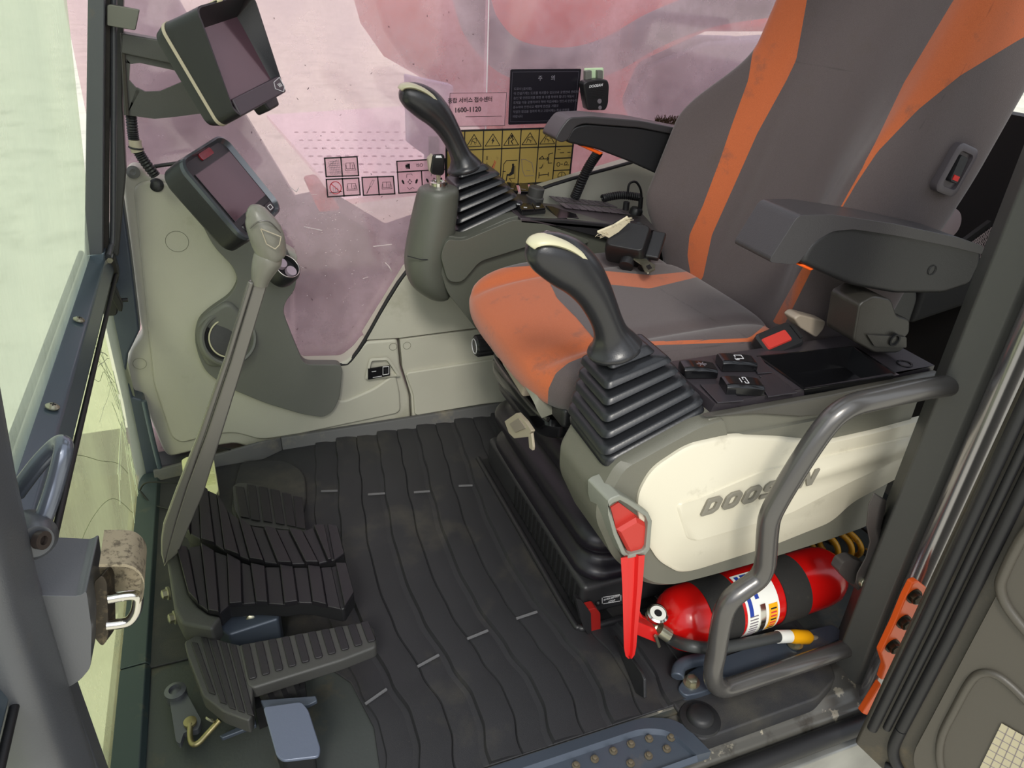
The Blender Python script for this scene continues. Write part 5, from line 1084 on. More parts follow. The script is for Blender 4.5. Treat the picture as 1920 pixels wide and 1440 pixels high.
# ================================================================== near pillar fittings
YB = .585
lb = thing('door_latch', 'grey door latch box with chrome striker on the near front pillar', 'door latch', P(120, 1200, y=YB))
g = G(); g.prism(fillet(px([(30, 1116), (148, 1118), (162, 1108), (172, 1180), (170, 1252), (150, 1276), (125, 1291), (60, 1291)], y=YB), .006), (.004, .075, .004)); obj('latch_box', g, M['steel'], lb, bev=.006, seg=4)
g = G(); g.prism(fillet(px([(176, 1090), (192, 1078), (200, 1092), (203, 1195), (192, 1214), (176, 1195)], y=.615), .006), (.006, .012, 0)); obj('striker_plate', g, pm('striker_dark', (64, 58, 50), .4, metal=.6, dirt=((140, 125, 100), 60, .5, .8)), lb, bev=.003)
g = G(); s1 = crv([P(203, 1122, y=.615), P(240, 1116, y=.615), P(256, 1118, y=.615), P(258, 1130, y=.615), P(253, 1150, y=.615), P(238, 1166, y=.615), P(200, 1172, y=.615)], 6); g.tube(s1, .0052, 14); obj('striker', g, M['chrome'], lb)
g = G(); sh = crv([P(186, 1058, y=.60), P(235, 1058, y=.60), P(258, 1068, y=.60), P(270, 1088, y=.60), P(269, 1115, y=.60), P(262, 1128, y=.60)], 5)
g.loft([[p, p + V((0, .05, 0)), p + V((-.001, .05, -.003)), p + V((-.001, 0, -.003))] for p in sh]); g.prism([P(*q, y=.645) for q in ((184, 1066), (240, 1060), (262, 1072), (270, 1100), (262, 1132), (240, 1105), (205, 1122), (190, 1110))], (0, .003, 0)); obj('shroud', g, pm('dusty_steel', (140, 130, 108), .75, dirt=((84, 76, 62), 130, .5, .62)), lb)
gb = thing('grab_bar', 'short blue grey bent grab bar on the near front pillar', 'grab bar', P(75, 985, y=.62))
g = G(); g.tube(crv([P(30, 925, y=.66), P(70, 872, y=.66), P(105, 836, y=.66), P(118, 832, y=.65), P(118, 850, y=.64), P(104, 905, y=.63), P(88, 955, y=.62), P(76, 985, y=.615)], 6), .0078, 18); obj('bar', g, pm('grab_paint', (112, 118, 130), .2, metal=.55), gb)
g = G(); g.lathe(P(62, 1010, y=.60), (.5, -1, .2), [(.020, -.02), (.020, .0), (.014, .008)], 28); g.tube([P(75, 985, y=.615), P(58, 1005, y=.60)], .012, 14); obj('boss', g, M['steel'], gb)
g = G(); g.lathe(P(72, 1012, y=.592), (.9, -.6, .1), [(.008, 0), (.008, .006), (.004, .006), (.004, .002)], 20); obj('bush', g, pm('bush', (66, 58, 54), .4, metal=.4), gb)

# ================================================================== red safety lever
rs = thing('safety_lever', 'red safety lever in a grey five sided housing on the console front', 'lever', P(1183, 1234, y=.725))
YR = .722
OU = [(1117, 934), (1128, 918), (1152, 910), (1172, 921), (1215, 953), (1223, 975), (1219, 1030), (1211, 1041), (1174, 1048), (1162, 1038), (1134, 985), (1120, 952)]
INN = [(1143, 950), (1150, 944), (1163, 939), (1176, 946), (1210, 969), (1215, 980), (1211, 1026), (1206, 1034), (1180, 1041), (1174, 1036), (1158, 1000), (1149, 970)]
OU = [(1140, 940), (1147, 934), (1162, 928), (1178, 936), (1216, 962), (1223, 977), (1219, 1030), (1211, 1041), (1177, 1048), (1166, 1040), (1150, 1003), (1140, 965)]
g = G(); ou = [P(*q, y=YR) for q in OU]; ii = [P(*q, y=YR) for q in INN]
g.loft([[p + V((-.008, .05, .004)) for p in ou], [p + V((0, .004, 0)) for p in ou], ou, ii, [p + V((0, .018, 0)) for p in ii]], False, False); obj('housing', g, pm('housing_grey', (132, 134, 124), .4, bump=(900, .3)), rs, bev=.002)
g = G(); a = [P(*q, y=YR + .010) for q in ((1155, 992), (1192, 970), (1214, 982), (1209, 1030), (1180, 1040))]; cc = sum(a, V()) / 5
g.loft([[p + V((0, .014, 0)) for p in a], a, [p + (cc - p) * .2 + V((0, -.004, 0)) for p in a]]); g.prism([P(*q, y=YR + .016) for q in ((1145, 952), (1160, 942), (1195, 968), (1155, 990))], (0, .01, 0)); obj('red_cap', g, M['redlite'], rs, ang=20)
g = G(); L = [((1164, 1046), (1209, 1041)), ((1167, 1100), (1205, 1095)), ((1169, 1180), (1196, 1177)), ((1170, 1215), (1193, 1213)), ((1173, 1230), (1190, 1228)), ((1178, 1235), (1185, 1235))]
g.loft([[P(*l, y=YR - .004), P(*l, y=YR - .004).lerp(P(*r_, y=YR - .004), .28), P(*l, y=YR - .004).lerp(P(*r_, y=YR - .004), .36) + V((0, .006, 0)), P(*l, y=YR - .004).lerp(P(*r_, y=YR - .004), .66) + V((0, .006, 0)), P(*l, y=YR - .004).lerp(P(*r_, y=YR - .004), .74), P(*r_, y=YR - .004), P(*r_, y=YR + .012), P(*l, y=YR + .012)] for l, r_ in L]); obj('lever_arm', g, M['red'], rs, ang=20)

# ================================================================== fire extinguisher
fa, fb = P(1272, 1162, z=.085), P(1532, 1082, z=.085); fx = (fb - fa).normalized(); FR = .060
fe = thing('fire_extinguisher', 'red fire extinguisher lying under the console on the floor', 'fire extinguisher', (fa + fb) / 2 - V((0, 0, .085)))
Lf = (fb - fa).length
g = G(); g.lathe(fa, fx, [(.014, -.045), (.018, -.038), (.034, -.030), (.050, -.016), (.058, 0), (FR, .015), (FR, Lf - .02), (FR * .985, Lf), (FR * .93, Lf + .018), (FR * .8, Lf + .032), (FR * .55, Lf + .041), (.01, Lf + .044)], 56); obj('cylinder', g, M['redpaint'], fe, ang=60)
def band(t0, t1, r_, a0=0, a1=360, ang0=0):
    g = G(); u = V((0, -1, 0)); u = (u - fx * u.dot(fx)).normalized(); b = fx.cross(u)
    if b.z < 0: b = -b
    n = max(3, int((a1 - a0) / 6)); rs_ = []
    for k in range(n + 1):
        a = math.radians(a0 + (a1 - a0) * k / n); d = u * math.cos(a) + b * math.sin(a)
        rs_.append([fa + fx * t0 + d * (r_ - .002), fa + fx * t0 + d * r_, fa + fx * t1 + d * r_, fa + fx * t1 + d * (r_ - .002)])
    return g.loft(rs_, a1 - a0 < 360, a1 - a0 < 360)
obj('strap', band(.035 + .0, .10, FR + .0025), M['strap'], fe)
obj('strap', band(Lf * .60, Lf * .60 + .06, FR + .0025), M['strap'], fe)
lbl = obj('label_white', band(Lf * .33, Lf * .55, FR + .0012, -35, 100), M['white'], fe)
obj('label_blue', band(Lf * .345, Lf * .37, FR + .0020, 20, 95), M['blue'], lbl)
obj('label_blue', band(Lf * .40, Lf * .425, FR + .0020, 48, 66), M['blue'], lbl); obj('label_blue', band(Lf * .455, Lf * .53, FR + .0020, 74, 98), M['blue'], lbl); obj('label_blue', band(Lf * .385, Lf * .43, FR + .0020, 76, 96), M['blue'], lbl)
obj('label_yellow', band(Lf * .475, Lf * .535, FR + .0020, -22, 34), M['yellow'], lbl)
for k in range(7): obj('label_print', band(Lf * .487, Lf * .525, FR + .0026, -18 + k * 7, -15.5 + k * 7), M['inkr'] if k % 3 else M['ink'], lbl)
for k in range(9): obj('label_print', band(Lf * .345, Lf * .40, FR + .0022, -28 + k * 6, -26.4 + k * 6), M['inkg'], lbl)
obj('clamp_band', band(Lf * .415, Lf * .45, FR + .0035, -60, 38), M['chrome'], fe)
g = G(); nk = fa - fx * .045; g.lathe(nk - fx * .03, fx, [(.012, 0), (.015, .006), (.012, .012), (.016, .02), (.016, .034)], 24); g.lathe(nk - fx * .018, (0, 0, 1), [(.011, 0), (.011, .035)], 20); obj('valve', g, M['silver'], fe)
gz = P(1230, 1146, y=(nk.y - .0)); g = G(); g.lathe(gz - V((0, 0, .022)), (0, -.25, 1), [(.008, 0), (.009, .010), (.018, .014), (.0195, .024), (.016, .026), (.015, .023)], 32); ga = obj('gauge', g, M['chrome'], fe)
g = G(); g.lathe(gz + V((0, -.0065, .0015)), (0, -.25, 1), [(.0145, 0), (.0145, .0008)], 24); obj('gauge_face', g, M['white'], ga)
g = G(); g.lathe(gz + V((0, -.0067, .0022)), (0, -.25, 1), [(.007, 0), (.007, .0005)], 16); obj('gauge_centre', g, M['ink'], ga)
yh = fa.y - .072
yq = nk.y - .025; g = G(); g.prism([P(*q, y=yq) for q in ((1194, 1166), (1230, 1180), (1235, 1190), (1231, 1206), (1194, 1191))], (0, .02, 0)); g.prism([P(*q, y=yq + .02) for q in ((1196, 1138), (1206, 1158), (1240, 1180), (1232, 1186), (1200, 1168))], (0, .012, 0)); obj('squeeze_handle', g, M['red'], fe, bev=.002)
g = G(); hp = crv([P(1241, 1183, y=nk.y - .02), P(1262, 1200, y=(nk.y + yh) / 2), P(1300, 1212, y=yh - .008), P(1350, 1214, y=yh - .005), P(1405, 1205, y=yh - .003), P(1462, 1193, y=yh)], 8); g.tube(hp, .0105, 18); obj('hose', g, pm('ext_hose', (58, 60, 60), .45, bump=(60, .4)), fe)
g = G(); yh_ = nk.y - .02; g.tube([P(1236, 1180, y=yh_), P(1254, 1192, y=yh_ - .01)], .0125, 16); g.tube([P(1229, 1192, y=yh_ - .012), P(1236, 1212, y=yh_ - .012)], .003, 8); obj('hose_nut', g, M['silver'], fe)
g = G(); g.tube([P(1458, 1194, y=yh), P(1480, 1193, y=yh)], .012, 16); obj('nozzle_collar', g, M['white'], fe)
g = G(); a, b = P(1477, 1193, y=yh), P(1519, 1195, y=yh); g.tube([a, a.lerp(b, .3), a.lerp(b, .85), b], [.0115, .0135, .0135, .009], 16); obj('nozzle', g, M['yellow'], fe)
g = G(); g.tube([P(1518, 1195, y=yh), P(1534, 1198, y=yh)], .0055, 12); obj('nozzle_tip', g, M['beige'], fe)
eb = thing('floor_bracket', 'dark blue grey bracket plate bolted to the floor under the extinguisher', 'bracket', P(1400, 1250, z=0))
g = G(); g.prism(fillet([P(*q, z=.018) for q in ((1345, 1268), (1352, 1232), (1460, 1195), (1560, 1170), (1590, 1190), (1500, 1235), (1385, 1275))], .006), (0, 0, -.012)); obj('plate', g, M['bluegrey'], eb, bev=.002)
g = G(); g.prism(fillet([P(*q, z=.020) for q in ((1270, 1290), (1288, 1262), (1322, 1240), (1345, 1248), (1352, 1285), (1310, 1300), (1285, 1305))], .008), (0, 0, -.016)); g.tube(crv([P(1270, 1270, z=.03), P(1275, 1250, z=.035), P(1295, 1240, z=.035), P(1320, 1236, z=.03)], 5), .012, 12); obj('foot', g, M['bluegrey'], eb, bev=.003)
for a, b in ((1296, 1280), (1490, 1208)):
    c = P(a, b, z=.02); g = G(); g.lathe(c, (0, 0, 1), [(.015, 0), (.015, .003), (.011, .003)], 24); g.lathe(c, (0, 0, 1), [(.0105, .003), (.0105, .012), (.007, .014)], 6); obj('hex_bolt', g, M['silver'], eb)
g = G(); c0 = [P(*q, z=z_) for q, z_ in (((1150, 1192), .02), ((1186, 1240), .045), ((1202, 1262), .045), ((1207, 1275), .04), ((1208, 1310), .012), ((1192, 1300), .012), ((1170, 1245), .012))]
g.prism(c0, (.006, 0, 0)); tag(obj('floor_fin', g, M['black'], bev=.0015), 'thin black upright plate on the floor mat below the red lever', 'plate')

# ================================================================== hand rail at the door
hr = thing('hand_rail', 'bent grey tubular hand rail across the door opening', 'hand rail', P(1600, 1210, y=.655))
HP = [(1797, 720), (1730, 730), (1650, 747), (1600, 759), (1568, 778), (1545, 803), (1520, 838), (1488, 888), (1460, 935), (1444, 968), (1439, 1000), (1437, 1030), (1434, 1060), (1422, 1084), (1396, 1103), (1372, 1122), (1358, 1146), (1350, 1180), (1343, 1225), (1337, 1255), (1339, 1278), (1352, 1289), (1375, 1286), (1440, 1264), (1520, 1238), (1602, 1210)]
g = G(); g.tube(crv([P(*q, y=.655) for q in HP], 5), .0165, 22, up=(0, 1, 0)); obj('rail_tube', g, M['rail'], hr, ang=60)
for a, b in ((1797, 720), (1602, 1210)):
    g = G(); c = P(a, b, y=.655); g.ring(c + V((-.001, 0, 0)), (1, .2, 0), .0175, .0055, 30, 8); obj('weld_collar', g, pm('weld_grey_%d' % a, (96, 92, 84), .5, metal=.4, bump=(120, .8)), hr)

# window handle at the rear of the console and yellow hoses
hm = pm('handle_grey', (72, 68, 66), .3, bump=GR)
wh = thing('swivel_lever', 'dark grey plastic swivel handle with a silver pin beside the rear pillar', 'lever', P(1620, 1092, y=.675))
hl = [((1638, 923), (1662, 938)), ((1628, 945), (1660, 955)), ((1624, 985), (1652, 990)), ((1630, 1015), (1658, 1015)), ((1622, 1045), (1652, 1042)), ((1606, 1075), (1642, 1078)), ((1603, 1092), (1638, 1098)), ((1612, 1108), (1626, 1110))]
g = G(); g.loft([[P(*l, y=.675), P(*l, y=.675).lerp(P(*r_, y=.675), .5) + V((0, -.006, 0)), P(*r_, y=.675), P(*r_, y=.697), P(*l, y=.697)] for l, r_ in hl]); obj('handle_arm', g, hm, wh, bev=.003)
g = G(); g.lathe(P(1621, 1092, y=.685), (0, -1, .2), [(.018, -.02), (.019, .0), (.017, .012), (.012, .014)], 32); g.prism(fillet([P(*q, y=.69) for q in ((1572, 1072), (1580, 1055), (1600, 1048), (1625, 1060), (1620, 1105), (1590, 1092))], .006), (0, .02, 0)); obj('hub', g, hm, wh, bev=.003)
g = G(); g.lathe(P(1621, 1092, y=.669), (0, -1, .2), [(.010, -.004), (.010, .002), (.009, .003)], 28); obj('pin', g, M['silver'], wh)
i_ = 0
for c_, R0, ax, m_, lab in (((1566, 1022), .036, (1, .5, .1), 'yhose', 'yellow spiral hose turn lowest behind the extinguisher'), ((1584, 1016), .038, (1, .35, .3), 'yhose', 'yellow spiral hose turn behind the extinguisher bottom, middle of the coil'),
                       ((1603, 1012), .042, (1, .55, 0), 'rubber', 'black hose loop among the yellow spiral hoses'), ((1618, 1006), .038, (1, .2, .2), 'yhose', 'yellow spiral hose turn nearest the swivel handle'), ((1546, 1024), .032, (1, .3, .1), 'yhose', 'yellow spiral hose turn peeking out under the cream panel')):
    g = G(); g.ring(P(*c_, y=.90), ax, R0, .0065, 40, 10); h_ = obj('spiral_hose', g, M[m_]); tag(h_, lab, 'hose', 'hoses coiled behind the extinguisher')

# ================================================================== open door at the right
DA = P(1600, 1395, y=.515); DB = P(1672, 1442, z=DA.z); dd = V((DB.x - DA.x, DB.y - DA.y, 0)).normalized(); dn = V((-dd.y, dd.x, 0)); dn = dn if dn.dot(EYE - DA) > 0 else -dn
def D(a, b, h=0):
    r = ray(a, b); t = (DA + dn * h - EYE).dot(dn) / r.dot(dn); return EYE + r * t
door = thing('door_1', None, None, DA); door['kind'] = 'structure'
E_ = [DA, DA + dd * .10 + V((0, 0, -.035)), DA + dd * .9 + V((0, 0, -.04)), DA + dd * .9 + V((0, 0, 1.5)), DA + V((.02, 0, 1.5)) + dd * .02]
g = G(); g.prism([p - dn * .002 for p in E_], -dn * .035); obj('outer_frame', g, pm('door_frame', (58, 54, 46), .42, bump=(300, .3), dirt=((96, 84, 60), 9, .55, .8)), door, bev=.006)
for u0, r_ in ((.016, .008), (.034, .006), (.052, .009)):
    g = G(); g.tube([DA + dd * u0 + V((0, 0, .04 + u0)), DA + dd * (u0 + .006) + V((.0, 0, .30)), DA + dd * (u0 + .02) + V((0, 0, 1.5))], r_, 12); obj('door_seal', g, M['rubber'], door)
g = G(); g.tube(crv([DA + dd * .052 + V((0, 0, .09)), DA + dd * .054 + V((0, 0, .04)), DA + dd * .075 + V((0, 0, .008)), DA + dd * .12 + V((0, 0, -.008)), DA + dd * .8 + V((0, 0, -.01))], 6), .009, 12); obj('door_seal', g, M['rubber'], door)
inner = fillet([DA + dd * .078 + V((0, 0, .02)), DA + dd * .9 + V((0, 0, .0)), DA + dd * .9 + V((0, 0, 1.5)), DA + dd * .105 + V((0, 0, 1.5))], [.06, 0, 0, 0], 8)
g = G(); g.prism([p + dn * .008 for p in inner], -dn * .012); ip = obj('inner_panel', g, pm('door_inner', (74, 70, 62), .42, bump=(900, .2)), door, bev=.005)
def Dt(pts, r_): g = G(); g.tube(crv([D(a, b, .008) for a, b in pts], 6), r_, 10, flat=1); return g
obj('pressed_ridge', Dt([(1775, 1470), (1762, 1425), (1766, 1380), (1790, 1330), (1818, 1280), (1838, 1263), (1865, 1264), (1895, 1285), (1930, 1320)], .006), bpy.data.materials['door_inner'], ip)
obj('pressed_ridge', Dt([(1960, 960), (1918, 1005), (1882, 1075), (1876, 1105), (1890, 1140), (1930, 1190), (1960, 1220)], .007), bpy.data.materials['door_inner'], ip)
g = G(); q = [D(*a, .0095) for a in ((1878, 1356), (1990, 1420), (1960, 1520), (1832, 1450))]; g.prism(q, dn * .0008); pp_ = obj('paper_label', g, pm('paper', (176, 168, 140), .7), ip)
g = G()
for k in range(1, 8):
    t = k / 8; g.bar(q[0].lerp(q[3], t) + dn * .001, q[1].lerp(q[2], t) + dn * .001, .0008, .0006, up=dn); g.bar(q[0].lerp(q[1], t) + dn * .001, q[3].lerp(q[2], t) + dn * .001, .0008, .0006, up=dn)
obj('table_lines', g, M['inkg'], pp_)
# orange hinge
YH = .56
g = G(); g.prism(fillet([P(*q, y=YH) for q in ((1712, 1094), (1722, 1090), (1739, 1103), (1729, 1128), (1730, 1150), (1700, 1215), (1674, 1270), (1652, 1276), (1660, 1250), (1652, 1224), (1678, 1170), (1698, 1122))], .004), (0, .012, 0)); hg = obj('hinge', g, M['orange'], door, bev=.003); hg['label'] = 'orange painted hinge'
g = G(); g.prism([P(*q, y=YH) for q in ((1652, 1282), (1656, 1290), (1626, 1342), (1617, 1338))], (0, .012, 0)); obj('hinge_tail', g, M['orange'], hg, bev=.002)
for a, b in ((1712, 1116), (1693, 1164), (1672, 1209)):
    c = P(a, b, y=YH); g = G(); g.lathe(c, (-.25, -1, .15), [(.013, 0), (.013, .004), (.010, .004)], 24); g.lathe(c, (-.25, -1, .15), [(.0098, .004), (.0098, .013), (.007, .015)], 6); obj('hinge_bolt', g, pm('bolt_dark', (62, 56, 46), .3, metal=.7) if 'bolt_dark' not in bpy.data.materials else bpy.data.materials['bolt_dark'], hg)

# ================================================================== radio microphone
rm_ = thing('radio_microphone', 'small black hand microphone hanging on a pale clip by the window', 'microphone', P(1118, 205, y=1.72))
g = G(); g.prism(fillet(px([(1094, 157), (1100, 152), (1124, 148), (1140, 150), (1143, 160), (1141, 195), (1136, 207), (1102, 207), (1098, 185)], y=1.715), .006), (0, .03, 0)); mb = obj('mic_body', g, M['black'], rm_, bev=.004)
g = G(); g.prism(px([(1097, 128), (1132, 127), (1132, 152), (1096, 156)], y=1.748), (0, .007, 0)); obj('clip_plate', g, pm('clip_pale', (200, 225, 185), .5), rm_, bev=.002)
for q in ([(1098, 133), (1110, 132), (1110, 155), (1098, 157)], [(1121, 132), (1131, 132), (1131, 150), (1121, 151)]): g = G(); g.prism(px(q, y=1.735), (0, .014, 0)); obj('clip_jaw', g, M['olive'], rm_, bev=.002)
mm = basis(P(1117, 161, y=1.7145), (0, -1, 0), (-.12, 0, 1)); words('mic_lettering', 'DOOSAN', mm, .0085, M['inkw'], mb, shear=.3, bold=.0002)
g = G()
for k in range(6): a, b = P(1103, 168 + k * 3.2, y=1.7145), P(1135, 165 + k * 3.2, y=1.7145); g.bar(a, b, .0008, .001)
obj('speaker_lines', g, M['rubber'], mb)
g = G(); g.lathe(P(1124, 190, y=1.7145), (0, -1, 0), [(.006, 0), (.005, .002)], 18); g.lathe(P(1125, 202, y=1.7145), (0, -1, 0), [(.005, 0), (.004, .002)], 18); obj('mic_button', g, M['inkg'], mb)
# brown tuft outside the window behind the far armrest
g = G(); random.seed(9)
for k in range(160):
    a = P(random.uniform(1228, 1268), random.uniform(226, 240), y=1.745); g.tube([a, a + V((random.uniform(-.01, .01), -.006, random.uniform(.005, .018)))], .0008, 4)
tag(obj('brown_tuft', g, pm('tuft', (60, 40, 20), .9)), 'small tuft of dark brown bristles behind the far armrest', 'tuft', kind='stuff')
# ================================================================== stickers on the side window
YS = 1.752
def sticker(name, label, corners, mat_, r=.006, d=.0012):
    t = thing(name, label, 'sticker', P(*corners[3], y=YS)); g = G(); g.prism(fillet([P(*q, y=YS) for q in corners], r, 4), (0, d, 0)); b = obj('sticker_sheet', g, mat_, t); return t, b
def ink(name, lines, w_, mat_, par, y=None, close=False):
    g = G(); y = y or YS - .0004
    for l in lines:
        l = list(l)
        for a, b in zip(l, l[1:]):
            p, q = P(*a, y=y), P(*b, y=y)
            if (q - p).length < 1e-5: continue
            e = (q - p).normalized() * w_ * .4; g.bar(p - e, q + e, w_, .0006, up=(0, -1, 0))
    return obj(name, g, mat_, par, flat=True)
def blob(g, pts, y=None): g.prism([P(*q, y=(y or YS - .0006)) for q in pts], (0, .0005, 0))
def quad(c):   # maps (u,v) with v downward onto the four corners
    A, B, C_, D_ = c
    return lambda u, v: tuple((A[i] * (1 - u) * (1 - v) + B[i] * u * (1 - v) + C_[i] * u * v + D_[i] * (1 - u) * v) for i in (0, 1))
def ring_(f, pts): return [f(*p) for p in pts] + [f(*pts[0])]
def circ(f, u, v, ru, rv, n=20): return [f(u + ru * math.cos(2 * math.pi * k / n), v + rv * math.sin(2 * math.pi * k / n)) for k in range(n + 1)]
pink = glassmat('clear_sticker', (.97, .86, .88), (.86, .70, .74), (.30, .45), 20)
def book(f, u0, u1, v0, v1):
    L = []; m = (u0 + u1) / 2
    L.append(ring_(f, [(u0 + .02, v0), (u1 - .02, v0), (u1 - .02, v1), (u0 + .02, v1)])); L.append([f(m, v0), f(m, v1)])
    L.append([f(u0 + .01, v0 + .1), f(u0 - .02, v1 + .07), f(u1 + .02, v1 + .07), f(u1 - .01, v0 + .1)]); L.append([f((m + u1) / 2, v0 + .1), f((m + u1) / 2, v0 + .32)]); L.append([f((m + u1) / 2, v1 - .12), f((m + u1) / 2, v1 - .08)])
    return L
for i, (c, lab) in enumerate((([(608, 296), (670, 293), (673, 330), (611, 332)], 'small outlined sticker with a grid chart and a book, topmost on the window'),
                              ([(611, 336), (673, 333), (676, 366), (614, 370)], 'small outlined sticker with a red prohibition circle and a book'),
                              ([(678, 332), (738, 330), (741, 364), (681, 367)], 'small outlined sticker with a slanted tool and a book'))):
    t, b = sticker('window_sticker', lab, c, pink, .004); t['group'] = 'small outlined stickers on the side window'; f = quad(c)
    ink('border', [ring_(f, [(0.01, .02), (.99, .02), (.99, .98), (.01, .98)]), [f(.5, 0), f(.5, 1)]], .0030, M['ink'], b)
    ink('book_symbol', book(f, .62, .9, .32, .62), .0008, M['ink'], b)
    if i == 0: ink('grid_chart', [[f(.12 + .05 * k, .12 + .02 * (6 - k) * (k < 6)), f(.16 + .05 * k, .88)] for k in range(7)] + [[f(.16, .2 + .11 * k), f(.44, .2 + .11 * k)] for k in range(7)] + [[f(.08, .5), f(.2, .3), f(.36, .15)]], .0006, M['inkg'], b)
    if i == 1:
        ink('prohibition_sign', [circ(f, .27, .5, .17, .34), [f(.14, .27), f(.4, .74)]], .0016, M['inkr'], b); ink('ground_line', [[f(.08, .76), f(.45, .73)]], .0012, M['ink'], b); ink('small_figures', [[f(.2, .45), f(.2, .7)], [f(.26, .42), f(.26, .7)], [f(.32, .5), f(.32, .7)]], .0009, M['inkg'], b)
    if i == 2: ink('tool_symbol', [[f(.12, .88), f(.24, .52)]], .0016, M['ink'], b); ink('tool_outline', [[f(.22, .5), f(.32, .2), f(.38, .24), f(.27, .55), f(.22, .5)], [f(.33, .15), f(.4, .2)]], .0007, M['inkg'], b)
# control pattern sticker
c = [(743, 302), (835, 297), (838, 357), (747, 363)]; t, b = sticker('pattern_sticker', 'outlined control pattern sticker with hands, partly hidden by the key pod', c, pink, .005); f = quad(c)
ink('border', [ring_(f, [(0.01, .01), (.99, .01), (.99, .99), (.01, .99)]), [f(0, .34), f(1, .34)], [f(.5, .34), f(.5, 1)]], .0028, M['ink'], b)
p = P(787, 310, y=YS - .0008); words('iso_text', 'ISO', basis(p, (0, -1, 0), (-.05, 0, 1)), .011, M['ink'], b)
g = G()
for uo, sgn in ((.27, -1), (.78, 1)):
    blob(g, [f(uo, .12), f(uo - .09 * sgn * -1, .14), f(uo - .09 * sgn * -1, .22), f(uo, .24)])
    blob(g, [f(uo + .02 * sgn, .10), f(uo - .0, .10), f(uo, .26), f(uo + .02 * sgn, .26)])
    for k in range(5): blob(g, [f(uo + .08 * sgn * (1 if k else .6), .10 + .035 * k), f(uo, .10 + .035 * k), f(uo, .125 + .035 * k), f(uo + .08 * sgn, .118 + .035 * k)])
obj('hand_symbol', g, M['ink'], b)
for uo in (.25, .75):
    g = G()
    for dx, dy in ((.03, 0), (-.03, 0), (0, .05), (0, -.05)): blob(g, [f(uo + dx * 1.7, .66 + dy * 1.7), f(uo + dx * .8 - dy * .5, .66 + dy * .8 - dx), f(uo + dx * .8 + dy * .5, .66 + dy * .8 + dx)])
    for s_ in (-1, 1): blob(g, [f(uo + s_ * .12, .63), f(uo + s_ * .15, .58), f(uo + s_ * .17, .62), f(uo + s_ * .14, .72), f(uo + s_ * .11, .72)])
    obj('arrow_symbol', g, M['ink'], b)
    ink('machine_symbol', [[f(uo - .06, .52), f(uo - .05, .42), f(uo + .04, .42), f(uo + .06, .46)], [f(uo - .06, .82), f(uo - .02, .9), f(uo + .05, .84), f(uo + .08, .88)]], .0009, M['ink'], b)
# service centre sticker
c = [(843, 174), (951, 173), (947, 236), (840, 238)]; t, b = sticker('service_sticker', 'clear sticker with Korean service text and a phone number', c, pink, .003); f = quad(c)
ink('border', [ring_(f, [(0.01, .01), (.99, .01), (.99, .99), (.01, .99)])], .0009, M['ink'], b); ink('rule', [[f(.3, .71), f(.93, .71)]], .0009, M['ink'], b)
words('service_text', '종합 서비스 접수센터', basis(P(882, 188, y=YS - .0008), (0, -1, 0), (-.03, 0, 1)), .0126, M['ink'], b, bold=.0002)
words('service_number', '1600-1120', basis(P(877, 206, y=YS - .0008), (0, -1, 0), (-.03, 0, 1)), .0155, M['ink'], b, bold=.0003)
# black caution sticker
c = [(957, 130), (1090, 129), (1079, 230), (953, 234)]; t, b = sticker('caution_sticker', 'large black caution sticker with faint grey Korean text', c, M['stickdark'], .004); f = quad(c)
ink('border', [ring_(f, [(.03, .05), (.97, .05), (.97, .95), (.03, .95)])], .0007, pm('faint', (74, 70, 82), .5), b)
fm = bpy.data.materials['faint']; ft2 = pm('faint_text', (92, 88, 100), .5)
words('caution_title', '주      의', basis(P(1025, 147, y=YS - .0008), (0, -1, 0), (-.02, 0, 1)), .013, pm('title_grey', (130, 126, 138), .5), b)
for k, s_ in enumerate(('도로시 (공사장)', '이 건설기계는 도로를 파괴할수 있으므로 운행전에 관리자의', '승인 및 안전조치를 취한 후 주행 하여야 합니다 이동시', '트럭을 이용 운행하여야 하며 작업시에는 반드시 안전수칙', '준수하여 안전사고 예방에 만전을 기할것', '작업전 점검을 철저히 하고 고장시에는 즉시 연락을', '바랍니다')):
    L = (.16, .9, .78, .93, .62, .8, .26)[k]; a = f(.06, .36 + k * .083)
    o_ = words('caution_text', s_, basis(P(*a, y=YS - .0008), (0, -1, 0), (-.02, 0, 1)), .0072, ft2, b, align='LEFT')
